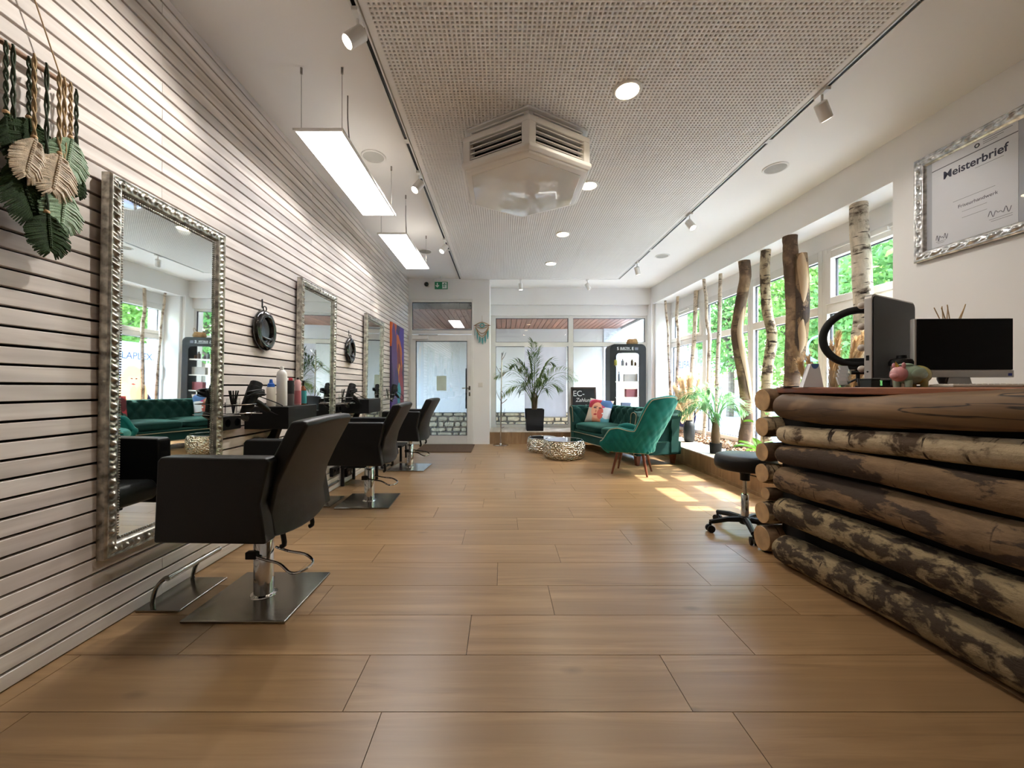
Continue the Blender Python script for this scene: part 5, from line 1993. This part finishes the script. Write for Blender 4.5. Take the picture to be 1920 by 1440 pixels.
def product(kind, x, z, w, h, mat, label, d=.05, y=-.03, neck=True, rz=0.0):
    t = thing(kind, label, 'box' if 'box' in kind else 'bottle', (RX + x, RY + y, DZ + z + .0008), rz, 'products on the display rack')
    if 'box' in kind:
        MB().box(-w / 2, w / 2, -d / 2, d / 2, 0, h * .86).build('carton', mat, t, bevel=.002)
        MB().box(-w / 2 - .001, w / 2 + .001, -d / 2 - .001, d / 2 + .001, h * .86, h).build('lid', mat, t, bevel=.002)
    else:
        MB().lathe([(w / 2 * .96, 0), (w / 2, .005), (w / 2, h * .68), (w / 2 * .5, h * .76), (w / 2 * .35, h * .8)], 18).build('body', mat, t, smooth=True)
        MB().lathe([(w / 2 * .45, h * .78), (w / 2 * .42, h * .9), (w / 2 * .2, h)], 14).build('cap', M['black'], t, smooth=True)


gm = plain('grey bottle', C(120, 122, 128), .4)
product('product_bottle', -.225, rack_z[3], .06, .135, plain('olive bottle', C(150, 146, 70), .4), 'olive bottle on the top rack shelf', y=-.175 + .02)
product('product_bottle', -.055, rack_z[3], .055, .135, gm, 'tall grey bottle on the top rack shelf')
product('product_bottle', .01, rack_z[3], .042, .085, plain('dark mauve bottle', C(96, 84, 98), .4), 'short mauve bottle on the top rack shelf')
product('product_bottle', .115, rack_z[3], .055, .14, plain('dark brown bottle', C(84, 70, 60), .4), 'dark brown bottle on the top rack shelf')
product('product_bottle', .175, rack_z[3], .045, .09, plain('brown bottle', C(110, 80, 64), .4), 'short brown bottle at the end of the top rack shelf')
product('product_bottle', -.125, rack_z[2], .04, .19, gm, 'slim grey bottle on the second rack shelf')
product('product_box', .085, rack_z[2], .25, .14, plain('grey carton', C(176, 172, 168), .6), 'grey carton on the second rack shelf', d=.08)
product('product_box', .095, rack_z[1], .22, .15, plain('wine red carton', C(150, 84, 90), .6), 'wine red carton on the third rack shelf', d=.08, rz=.15)
product('product_box', .0, rack_z[0], .17, .2, plain('slate blue carton', C(104, 114, 140), .6), 'slate blue carton low on the rack', d=.07)

# basket on the rack
bk = thing('seagrass_basket', 'small seagrass basket with handles on top of the display rack', 'basket', (2.415, 7.32, DZ + RH))
sg = plain('seagrass', C(170, 134, 92), .85, bs=120, bstr=.8, var=.2, vscale=40)
MB().lathe([(.085, 0), (.1, .02), (.105, .05), (.085, .10), (.08, .105), (.075, .1), (.09, .05)], 28).build('bowl', sg, bk, smooth=True)
for z in (.02, .04, .06, .08):
    MB().tube([((.104 - abs(z - .04) * .3) * math.cos(a), (.104 - abs(z - .04) * .3) * math.sin(a), z) for a in [i * PI / 16 for i in range(32)]], .005, 6, closed=True).build('weave_ring', sg, bk, smooth=True)
for s in (-1, 1):
    MB().tube(smooth_path([(s * .075, -.04, .1), (s * .105, -.02, .17), (s * .11, .02, .175), (s * .075, .04, .1)], 14), .004, 6).build('handle', sg, bk, smooth=True)

# stone mulch along the window
mlm = plain('bark mulch', C(150, 118, 92), .9, var=.4, vscale=30)
ml = MB()
rg = random.Random(9)
for k in range(2600):
    y = rg.uniform(2.75, 7.4)
    x = rg.uniform(2.80, XR(y, .31))
    s = rg.uniform(.012, .03)
    E = Matrix.Rotation(rg.uniform(0, 6), 3, 'Z') @ Matrix.Rotation(rg.uniform(-.6, .6), 3, 'X') @ Matrix.Rotation(rg.uniform(-.6, .6), 3, 'Y')
    ml.obox((x, y, DZ + rg.uniform(.006, .03)), (s * 1.5, s, s * .5), E)
tag(ml.build('bark_mulch', mlm), 'loose brown bark mulch along the window ledge', 'mulch', kind='stuff')

# ---- window poster (seen from its back, lettering reversed indoors)
po = thing('window_poster', 'pale poster of a long-haired woman hung in the corner window', 'poster', (0, 0, 0))
po.location = (XR(6.86, .30), 6.86, .25)
po.rotation_euler = (0, 0, TH)
pm = printmat('hair poster print', C(206, 216, 236), [
    (.0, .28, .36, .3, 0, C(74, 76, 104)), (-.02, .62, .23, .36, .05, C(236, 206, 178)), (-.12, .4, .12, .3, .2, C(240, 214, 186)), (.14, .38, .12, .28, -.2, C(232, 200, 168)),
    (.0, .72, .105, .16, .0, C(240, 200, 184)), (.0, .5, .06, .12, 0, C(232, 190, 172)), (.02, .86, .17, .08, .1, C(236, 208, 178)),
    (-.04, .75, .02, .01, 0, C(80, 70, 84)), (.045, .75, .02, .01, 0, C(80, 70, 84)), (.0, .65, .032, .012, 0, C(206, 90, 100))], 'YZ', .6, .03, 7, trans=.6)
MB().box(-.004, .004, -.4, .4, .05, 1.38).build('sheet', pm, po)
text('poster_lettering', 'OLAPLEX.', .17, plain('poster blue', C(110, 136, 196), .7), po, (-.006, 0, 1.14), (PI / 2, 0, PI / 2))

# ================================================================== BIRCH TRUNKS IN THE WINDOW
def trunk(name, label, pts_px, Y, rad, mat, extra=None, base_z=DZ - .01, knots=True, n=70, taper=1.12):
    """pole standing on the ledge; pixel outline turned into a curve at its own distance"""
    P = [at(px, py, Y) for (px, py) in pts_px]
    top = P[0]
    top.z = 2.58
    if P[-1].z > base_z + .1:
        q = P[-1].copy()
        q.z = base_z
        q.x += (P[-1].x - P[-2].x) * .4
        P.append(q)
    else:
        P[-1].z = base_z
    P = list(reversed(P))
    rg = random.Random(sum(map(ord, name + label)))
    t = thing(name, label, 'tree trunk', (P[0].x, P[0].y, base_z), 0, 'birch trunks standing in the window')
    off = Vector((P[0].x, P[0].y, base_z))
    cur = smooth_path(P, n)
    vs_, fs_ = [], []
    m = 18
    sd = rg.uniform(0, 50)
    yj = rg.uniform(-.02, .02)
    for i, c in enumerate(cur):
        u = i / (n - 1)
        r = rad * (taper + (1 - taper) * u)
        c = c + Vector((0, yj * math.sin(u * 5), 0))
        for j in range(m):
            a = 2 * PI * j / m
            k = 1 + .10 * noise.noise(Vector((math.cos(a) * 1.2, math.sin(a) * 1.2, u * 9 + sd))) + .05 * noise.noise(Vector((math.cos(a) * 3, math.sin(a) * 3, u * 30 + sd)))
            vs_.append(c - off + Vector((math.cos(a) * r * k, math.sin(a) * r * k, 0)))
    for i in range(n - 1):
        for j in range(m):
            fs_.append((i * m + j, i * m + (j + 1) % m, (i + 1) * m + (j + 1) % m, (i + 1) * m + j))
    fs_.append(tuple(range((n - 1) * m, n * m)))
    MB().add(vs_, fs_).build('trunk_bark', mat, t, smooth=True, angle=60)
    if rad < .04:
        kn = plain('dark knot', C(48, 36, 30), .9) if 'dark knot' not in bpy.data.materials else bpy.data.materials['dark knot']
        for k in range(7):
            i = rg.randrange(6, n - 6)
            a = rg.uniform(PI, 2 * PI)
            p = cur[i] - off + Vector((math.cos(a) * rad * .92, math.sin(a) * rad * .92, 0))
            MB().ell(p, rad * .3 + .001, rad * .3 + .001, rad * .22 + .001, 8, 6).build('knot', kn, t, smooth=True)
    return t, cur, off


trunk('birch_pole', 'thinnest birch pole, beside the corner pillar', [(1248, 567), (1250, 590), (1253, 620), (1253, 660), (1255, 700), (1257, 745)], 7.2, .02, M['twig'])
trunk('birch_pole', 'slim birch pole, second from the corner pillar', [(1270.5, 556), (1269, 585), (1269, 600), (1272, 620), (1272, 660), (1270, 700), (1268, 745), (1268, 800)], 6.88, .025, M['twig'])
trunk('birch_pole', 'pale birch pole rising behind the pampas vase', [(1305.5, 545), (1304, 590), (1302, 630), (1299, 665), (1297, 700)], 6.46, .031, M['twig'])
trunk('birch_pole', 'crooked pale birch pole right of the pampas plumes', [(1321, 529), (1323, 540), (1325, 560), (1326, 600), (1330, 632), (1328, 670), (1327, 715), (1324, 760), (1321, 800), (1318, 838)], 5.75, .023, M['twig'])
trunk('birch_pole', 'straight slim birch pole rising behind the small palm', [(1351, 514), (1350, 560), (1349, 610), (1347, 650), (1345, 700), (1344, 760), (1342, 800)], 5.5, .024, M['twig'])
t6, c6, o6 = trunk('curved_trunk', 'thick curved brown trunk with a strip of bare wood', [(1394.5, 490), (1397, 515), (1393, 545), (1386, 585), (1382, 622), (1386, 660), (1394, 705), (1399, 745), (1401, 785), (1397, 815), (1394, 842)], 4.95, .064, M['brownbark'])


def bare_patch(t, cur, off, i0, i1, rad, a0, width, mat, name='bare_wood', lift=.004):
    """sliver of split wood lying on the trunk"""
    mb = MB()
    n = i1 - i0
    def fn(u, v):
        i = i0 + v * n
        k = min(int(i), len(cur) - 2)
        c = cur[k].lerp(cur[k + 1], i - k) - off
        w = width * math.sin(PI * min(1, max(.001, v))) ** .6
        a = a0 + (u - .5) * w + .15 * math.sin(v * 6)
        r = rad * (1.0 + .03) + lift * math.sin(PI * u)
        return c.x + math.cos(a) * r, c.y + math.sin(a) * r, c.z
    mb.grid(fn, 9, 30)
    return mb.build(name, mat, t, smooth=True)


bare_patch(t6, c6, o6, 20, 50, .07, -PI / 2 + .15, 1.3, M['rawwood'])
trunk('patchy_trunk', 'patchy black and white birch trunk left of the forked one', [(1438, 468.5), (1436, 500), (1437, 555), (1440, 595), (1446, 625), (1442, 660), (1437, 690), (1436, 735)], 4.54, .05, M['birch2'])
t8, c8, o8 = trunk('forked_trunk', 'thick forked trunk with a sawn stump of bare wood', [(1482, 443), (1483, 480), (1487, 540), (1488, 600), (1486, 650), (1484, 700), (1483, 760)], 4.13, .066, M['brownbark'])
# the sawn fork
fp = [at(1493, 700, 4.06), at(1501, 640, 4.06), at(1504, 590, 4.06), at(1504, 540, 4.06), at(1503, 500, 4.06), at(1502, 476, 4.06)]
fc = [p - o8 for p in smooth_path(fp, 26)]
MB().tube(fc, [.052 + .012 * math.sin(i / 25 * PI) for i in range(26)], 16).build('sawn_fork', M['peelbark'], t8, smooth=True)
fcur = [p + o8 for p in fc]
bare_patch(t8, fcur, o8, 12, 25, .062, -PI / 2 - .5, 1.5, M['rawwood'])
bare_patch(t8, fcur, o8, 3, 9, .062, -PI / 2 - .5, 1.1, M['rawwood'])
trunk('white_birch_trunk', 'white birch trunk with black marks nearest the certificate', [(1613, 381), (1614, 430), (1617, 500), (1618, 560), (1616, 600), (1612, 640), (1612, 700)], 3.39, .064, M['birch'])

# ================================================================== LOG COUNTER
lc = thing('log_counter', 'reception counter of stacked birch logs with a wooden top', 'counter', (1.60, 2.25, 0))
LO = Vector((1.60, 2.25, 0))
DIR = Vector((.10, -.98, 0)).normalized()


def log(name, p0, p1, r0, r1, mat, seed, wob=.02, n=60, m=26, par=lc, ends=True, bumps=.05):
    """log built along its own local z, then laid between two points"""
    p0, p1 = Vector(p0), Vector(p1)
    L = (p1 - p0).length
    vs_, fs_ = [], []
    for i in range(n):
        u = i / (n - 1)
        r = r0 + (r1 - r0) * u
        if i == 0 or i == n - 1:
            r *= .93
        cx_ = wob * noise.noise(Vector((u * 2.6, seed, 0)))
        cy_2 = wob * noise.noise(Vector((u * 2.6, seed, 7)))
        for j in range(m):
            a = 2 * PI * j / m
            k = 1 + bumps * 1.6 * noise.noise(Vector((math.cos(a), math.sin(a), u * L * 4 + seed * 3))) + bumps * .6 * noise.noise(Vector((math.cos(a) * 3, math.sin(a) * 3, u * L * 14 + seed * 3)))
            vs_.append((cx_ + math.cos(a) * r * k, cy_2 + math.sin(a) * r * k, (0 if i == 0 else (L if i == n - 1 else .004 + (L - .008) * u))))
    for i in range(n - 1):
        for j in range(m):
            fs_.append((i * m + j, i * m + (j + 1) % m, (i + 1) * m + (j + 1) % m, (i + 1) * m + j))
    o = MB().add(vs_, fs_).build(name, mat, par, smooth=True, angle=60)
    o.location = p0 - LO
    o.rotation_euler = (p1 - p0).to_track_quat('Z', 'Y').to_euler()
    if ends:
        for i in (0, n - 1):
            ring = [vs_[i * m + j] for j in range(m)]
            cc = Vector((sum(p[0] for p in ring) / m, sum(p[1] for p in ring) / m, ring[0][2]))
            s = -1 if i == 0 else 1
            q = [(p[0], p[1], p[2]) for p in ring] + [(p[0] * .97 + cc.x * .03, p[1] * .97 + cc.y * .03, p[2] + s * .003) for p in ring] + [(cc.x, cc.y, cc.z + s * .003)]
            fs2 = [(j, (j + 1) % m, m + (j + 1) % m, m + j) for j in range(m)] + [(m + j, m + (j + 1) % m, 2 * m) for j in range(m)]
            MB().add(q, fs2).build('log_end', M['logend'], o, smooth=True, angle=30, fix=True)
    return o


front = [  # z at far end, z at near side, radius far, radius near, material
    ('A', .893, .922, .072, .066, M['peeled'], .035),
    ('B', .735, .79, .051, .053, M['birch2'], .02),
    ('C', .612, .652, .054, .066, M['peelbark'], .025),
    ('D', .478, .485, .070, .082, M['peelbark'], .02),
    ('E', .300, .310, .072, .078, M['birchlog'], .02),
    ('F', .082, .096, .080, .092, M['birchlog'], .012)]
for i, (nm, z0, z1, r0, r1, mt, wb_) in enumerate(front):
    a = LO + Vector((RND.uniform(-.008, .012), RND.uniform(-.015, .015), z0))
    b = LO + DIR * 1.95 + Vector((0, 0, z1 + (z1 - z0) * .5))
    log('front_log', a, b, r0, r1 * 1.02, mt, i * 3.7 + 1, wb_)
cross = [(.080, .078), (.235, .068), (.35, .04), (.478, .061), (.605, .058), (.755, .062), (.918, .072)]
for i, (z, r) in enumerate(cross):
    log('cross_log', (1.585 + (.02 if r < .05 else 0), 2.405, z), (2.30, 2.43, z), r, r * .96, M['birch2'] if i % 2 else M['brownbark'], i * 2.3 + 40, .012, 24)
# carcass coloured near-black as the shade between the logs, and top board
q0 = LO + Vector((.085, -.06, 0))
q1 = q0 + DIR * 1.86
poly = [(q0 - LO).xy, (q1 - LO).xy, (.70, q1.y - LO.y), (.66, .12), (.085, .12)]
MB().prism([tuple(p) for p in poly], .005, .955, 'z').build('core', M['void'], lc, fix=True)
e0 = LO + Vector((.012, .02, 0))
e1 = e0 + DIR * 1.95
poly = [(e0 - LO).xy, (e1 - LO).xy, (.75, e1.y - LO.y), (.72, .2), (.1, .2), (.02, .06)]
MB().prism([tuple(p) for p in poly], .966, 1.0, 'z').build('counter_board', M['board'], lc, bevel=.006, fix=True)
TOPZ = 1.0

# ---- things on the counter
# vanity mirror with bulbs, seen from behind
vm = thing('vanity_mirror', 'bulb-lit vanity mirror seen from its black back', 'mirror', (2.01, 2.02, TOPZ))
vd = (Vector((2.24, 2.13, 0)) - Vector((1.80, 1.91, 0)))
vm.rotation_euler = (0, 0, math.atan2(vd.y, vd.x))
MB().prism(rrect(.245, .035, .455, .03), 0, .03, 'y').build('silver_rim', M['silver_alu'], vm, bevel=.003, fix=True)
MB().prism(rrect(.236, .045, .446, .026), -.003, .004, 'y').build('back_panel', M['screen'], vm, fix=True)
MB().prism(rrect(.2, .07, .42, .02), .028, .032, 'y').build('mirror_glass', M['mirror'], vm, fix=True)
bulbm = plain('frosted bulb', C(206, 196, 186), .3)
for k in range(4):
    for s in (-1, 1):
        MB().ell((s * .228, .045, .09 + .105 * k), .017, .017, .017, 12, 8).build('bulb', bulbm, vm, smooth=True)
MB().box(-.16, .16, -.07, .1, 0, .008).build('foot', M['black'], vm, bevel=.003)
MB().box(-.05, .05, .0, .03, .006, .05).build('neck', M['black'], vm)
MB().box(-.2465, -.245, .01, .022, .13, .155).build('usb_port', M['black'], vm)
MB().cyl((-.2465, .016, .075), (-.245, .016, .075), .004, n=10).build('button', M['black'], vm)

# ring light
rl = thing('ring_light', 'black ring light on a tripod behind the vanity mirror', 'ring light', (2.03, 2.25, TOPZ))
rl.rotation_euler = (0, 0, math.radians(-36))
RZ, RR = .285, .155
MB().tube([(RR * math.cos(a), 0, RZ + RR * math.sin(a)) for a in [i * 2 * PI / 48 for i in range(48)]], .021, 12, closed=True).build('ring', M['blackmatte'], rl, smooth=True)
MB().tube([((RR - .002) * math.cos(a), .018, RZ + (RR - .002) * math.sin(a)) for a in [i * 2 * PI / 48 for i in range(48)]], .012, 8, closed=True).build('diffuser', M['white_plastic'], rl, smooth=True)
MB().box(-.06, .06, -.015, .02, RZ - RR - .03, RZ - RR + .035).build('mount', M['black'], rl, bevel=.004)
MB().cyl((-.035, 0, RZ - RR - .045), (.035, 0, RZ - RR - .045), .012).cyl((-.05, 0, RZ - RR - .045), (-.035, 0, RZ - RR - .045), .017).build('tilt_knob', M['black'], rl, smooth=True)
MB().cyl((0, 0, .03), (0, 0, RZ - RR - .03), .009).build('stem', M['black'], rl, smooth=True)
for k in range(3):
    a = k * 2 * PI / 3 + .5
    MB().tube([(0, 0, .05), (.08 * math.cos(a), .08 * math.sin(a), .006)], .006, 8).build('leg', M['black'], rl, smooth=True)

# all-in-one computer facing the viewer
pc = thing('computer_screen', 'silver all-in-one computer with a black screen on the counter', 'computer', (2.11, 1.80, TOPZ), math.radians(-2))
MB().box(-.215, .215, .004, .03, .045, .315).build('housing', M['silver_alu'], pc, bevel=.006)
MB().box(-.207, .209, -.002, .006, .08, .312).build('screen', M['screen'], pc)
MB().box(-.215, .215, -.001, .01, .045, .078).build('chin', M['silver_alu'], pc, bevel=.002)
MB().prism([(-.06, 0), (.06, 0), (.045, .05), (-.045, .05)], .02, .032, 'y').build('stand_neck', M['silver_alu'], pc)
MB().box(-.09, .09, -.05, .1, 0, .006).build('stand_foot', M['silver_alu'], pc, bevel=.002)
MB().box(.19, .205, -.0025, -.001, .052, .064).build('sticker', plain('blue sticker', C(40, 60, 160), .5), pc)
kb = thing('keyboard', 'flat white keyboard in front of the computer', 'keyboard', (2.06, 1.66, TOPZ), math.radians(-4))
MB().box(-.2, .2, -.05, .05, 0, .011).build('base', M['white_plastic'], kb, bevel=.003)
ky = MB()
for r in range(4):
    for c in range(17):
        ky.box(-.192 + c * .0226, -.192 + c * .0226 + .019, -.042 + r * .021, -.042 + r * .021 + .017, .011, .0145)
kyo = ky.build('keys', M['white_metal'], kb)
kyo['kind'] = 'stuff'

# unicorn money box
ub = thing('piggy_bank', 'pastel piggy bank with a horn and wing on the counter edge', 'money box', (1.80, 1.74, TOPZ), math.radians(5))
pink, mint, yel = plain('pink glaze', C(214, 150, 156), .15, coat=.4), plain('mint glaze', C(170, 196, 176), .15, coat=.4), plain('yellow glaze', C(196, 190, 120), .15, coat=.4)
MB().ell((.0, 0, .055), .06, .042, .044, 24, 14).build('body', mint, ub, smooth=True)
MB().ell((.035, 0, .054), .05, .043, .043, 24, 14).build('rump', yel, ub, smooth=True)
hd2 = MB().ell((-.055, 0, .058), .028, .032, .034, 18, 12).ell((-.078, 0, .05), .014, .017, .014, 12, 8).build('head', pink, ub, smooth=True)
for s in (-1, 1):
    MB().ell((-.055, s * .02, .094), .008, .007, .014, 10, 8).build('ear', pink, hd2, smooth=True)
MB().tube([(-.06, 0, .088), (-.072, 0, .113)], [.008, .001], 10).build('horn', plain('gold glaze', C(206, 168, 80), .2, .8), ub, smooth=True)
for q, (r_, x_) in enumerate(((.036, -.008), (.03, .004), (.023, .014))):
    MB().ell((x_, -.04, .062 - q * .006), r_, .008, r_ * .6, 16, 8, Matrix.Rotation(math.radians(-20), 3, 'Y')).build('wing_feather', mint, ub, smooth=True)
for x_ in (-.035, .04):
    for s in (-1, 1):
        MB().tube([(x_, s * .022, .03), (x_, s * .023, 0)], [.014, .012], 12).build('leg', mint if x_ < 0 else yel, ub, smooth=True)
MB().ell((-.02, 0, .098), .03, .02, .008, 14, 8).build('mane', mint, ub, smooth=True)

# coffee cup behind it
cu = thing('paper_cup', 'beige cup with a black lid behind the piggy bank', 'cup', (1.885, 1.86, TOPZ))
MB().lathe([(.03, 0), (.041, .105)], 20).build('cup_body', plain('beige card', C(164, 150, 130), .6), cu, smooth=True)
MB().lathe([(.046, .1), (.047, .118), (.04, .13), (.02, .136), (.018, .15)], 20).build('lid', M['black'], cu, smooth=True)

# business card holder
ch_ = thing('card_holder', 'clear stepped holder of white business cards on the counter', 'card holder', (1.735, 1.98, TOPZ), math.radians(12))
acr = glassmat('clear acrylic', 1.49, (.95, .97, .98, 1))
for k in range(4):
    h = .012 + .02 * k
    x = -.058 + .034 * k
    MB().box(x - .0285, x + .0285, -.03 + .022 * k, -.028 + .022 * k, 0, h + .02).build('step_front', acr, ch_)
    MB().box(x - .0285, x + .0285, -.028 + .022 * k, -.008 + .022 * k, h - .004, h - .002).build('step_floor', acr, ch_)
    for q in range(2):
        co = MB().box(-.027, .027, -.0009, .0009, 0, .04).build('business_card', M['paper'], ch_)
        co.location = (x + .002 * q, -.024 + .022 * k + .006 * q, h)
        co.rotation_euler = (math.radians(-18), 0, 0)
MB().box(-.06, .07, .06, .062, 0, .085).build('back_wall', acr, ch_)

# tent card
tc_ = thing('tent_card', 'white folded tent card with a blue half circle on the counter', 'card', (1.66, 2.12, TOPZ), math.radians(-8))
MB().prism([(-.05, 0), (.05, 0), (.028, .125), (-.012, .125)], -.02, -.018, 'y').build('front_leaf', M['paper'], tc_, fix=True)
MB().loft([[(-.05, -.02, 0), (-.048, -.02, 0), (-.01, -.02, .125), (-.012, -.02, .125)], [(-.03, .05, 0), (-.028, .05, 0), (-.005, .012, .125), (-.007, .012, .125)]]).build('side_leaf', M['paper'], tc_, fix=True)
MB().loft([[(-.03, .05, 0), (.05, .05, 0), (.028, .012, .125), (-.012, .012, .125)], [(-.03, .052, 0), (.05, .052, 0), (.028, .014, .125), (-.012, .014, .125)]]).build('rear_leaf', M['paper'], tc_, fix=True)
bd = [(.008 + .018 * math.cos(a), .124 + .026 * math.sin(a)) for a in [PI + i * PI / 14 for i in range(15)]]
MB().prism(bd, -.0212, -.0202, 'y').build('blue_half_disc', plain('blue disc print', C(88, 122, 186), .6), tc_, fix=True)
bx_ = thing('small_box', 'small dark grey box beside the piggy bank', 'box', (1.80, 1.93, TOPZ))
MB().box(-.022, .022, -.03, .03, 0, .034).build('carton', plain('dark teal card', C(52, 62, 64), .6), bx_, bevel=.002)
MB().box(-.023, .023, -.031, .031, .034, .042).build('lid', plain('darker card', C(44, 52, 54), .6), bx_, bevel=.002)
tag(MB().prism(rrect(.06, -.03, .03, .01), TOPZ, TOPZ + .006, 'z').xf(Matrix.Translation((1.655, 2.235, 0))).build('black_tray', M['black'], fix=True), 'thin flat black tray at the far end of the counter', 'tray')
tw = thing('dried_twigs', 'small vase of dried twigs behind the computer', 'vase', (2.29, 2.02, TOPZ))
MB().lathe([(.03, 0), (.045, .04), (.045, .12), (.025, .17), (.03, .19), (.022, .19)], 18).build('vase_body', M['clay'], tw, smooth=True)
rg = random.Random(21)
for k in range(7):
    a = rg.uniform(0, 6.28)
    MB().tube(smooth_path([(0, 0, .17), (.03 * math.cos(a), .03 * math.sin(a), .3), (.08 * math.cos(a), .05 * math.sin(a), .40 + .03 * rg.random())], 8), .0022, 5).build('twig', M['pampas2'], tw, smooth=True)

# ================================================================== SWIVEL STOOL
st = thing('swivel_stool', 'black round swivel stool on castors beside the log counter', 'stool', (1.675, 2.72, 0))
MB().lathe([(.15, .435), (.178, .442), (.188, .46), (.188, .505), (.178, .53), (.15, .54), (.001, .542)], 40).build('seat', M['leather'], st, smooth=True, angle=60)
MB().lathe([(.03, .36), (.03, .40), (.05, .437)], 18).build('seat_mount', M['black'], st, smooth=True)
MB().lathe([(.0125, .24), (.0125, .40)], 18).build('piston', M['chrome'], st, smooth=True)
MB().lathe([(.024, .075), (.024, .26), (.02, .265)], 20).build('column', M['chrome'], st, smooth=True)
MB().tube(smooth_path([(.02, -.02, .40), (.09, -.03, .385), (.15, -.03, .395)], 8), .004, 6).build('height_lever', M['black'], st, smooth=True)
hub = MB().lathe([(.03, .06), (.042, .075), (.042, .105), (.03, .115)], 20).build('hub', M['black'], st, smooth=True)
for k in range(5):
    a = math.radians(178 + 72 * k)
    ca, sa = math.cos(a), math.sin(a)
    MB().tube([(.03 * ca, .03 * sa, .092), (.12 * ca, .12 * sa, .09), (.235 * ca, .235 * sa, .07)], [.022, .019, .016], 8).build('base_arm', M['black'], st, smooth=True)
    p = Vector((.235 * ca, .235 * sa, 0))
    s = Vector((-sa, ca, 0))
    cw = MB()
    for q in (-1, 1):
        cw.tube([p + s * (.006 * q) + Vector((0, 0, .025)), p + s * (.022 * q) + Vector((0, 0, .025))], .025, 16)
    cw.cyl(p + Vector((0, 0, .04)), p + Vector((0, 0, .07)), .009, n=8)
    cw.build('castor', M['black'], st, smooth=True, angle=40)

# ================================================================== FRAMED CERTIFICATE
ct = thing('framed_certificate', 'certificate in an ornate silver frame on the white wall', 'picture frame', (XR(2.53) - .002, 2.53, 2.262), PI + TH)
FW, FH = .66, .735
ornate_frame(FW, FH, .072, .035, .013, .105, 18).build('frame', M['silver2'], ct, smooth=True, angle=70)
MB().box(0, .006, -FW / 2 + .02, FW / 2 - .02, -FH / 2 + .02, FH / 2 - .02).build('backing', M['legwood'], ct)
MB().box(.006, .009, -FW / 2 + .065, FW / 2 - .065, -FH / 2 + .065, FH / 2 - .065).build('mount', plain('grey mount', C(190, 194, 202), .7, var=.01), ct)
MB().box(.009, .0105, -.225, .225, -.3, .3).build('certificate_sheet', M['paper'], ct)
TR = (PI / 2, 0, PI / 2)
text('certificate_lettering', 'Meisterbrief', .072, M['ink'], ct, (.0108, .01, .172), TR, extrude=.0002, sx=.95, bold=.0014)
text('certificate_lettering', 'Friseurhandwerk', .03, M['ink'], ct, (.0108, .03, -.075), TR, extrude=.0002)
rules = MB()
for (y0, y1, z, h) in ((-.225, .225, .235, .006), (.02, .16, .131, .0022), (-.1, .12, -.03, .002), (-.05, .08, -.115, .0018), (-.05, .08, -.155, .0018), (.09, .2, -.23, .002), (.1, .2, -.243, .002), (-.2, -.14, -.262, .002), (-.19, -.15, -.272, .002), (.06, .2, .285, .003), (.06, .16, .272, .003), (.06, .13, .261, .003)):
    rules.box(.0105, .0108, y0, y1, z - h / 2, z + h / 2)
rules.build('printed_rules', M['inkgrey'], ct)
sig = MB()
for (y0, z0, w) in ((-.2, -.24, .07), (.085, -.20, .11)):
    sig.tube(smooth_path([(.0112, y0 + w * i / 9, z0 + (.014 if i % 2 else -.008) + .01 * math.sin(i * 2.1)) for i in range(10)], 60), .0012, 5)
sig.lathe([(.014, .0105), (.014, .011)], 18).xf(Matrix.Identity(4)) if False else None
sig.build('signature', M['ink'], ct)
MB().tube([(.0108, .03 + .011 * math.cos(a), .268 + .011 * math.sin(a)) for a in [i * PI / 10 for i in range(20)]], .003, 5, closed=True).build('printed_emblem', M['ink'], ct)
MB().box(.012, .014, -FW / 2 + .06, FW / 2 - .06, -FH / 2 + .06, FH / 2 - .06).build('glass', M['clearglass'], ct)
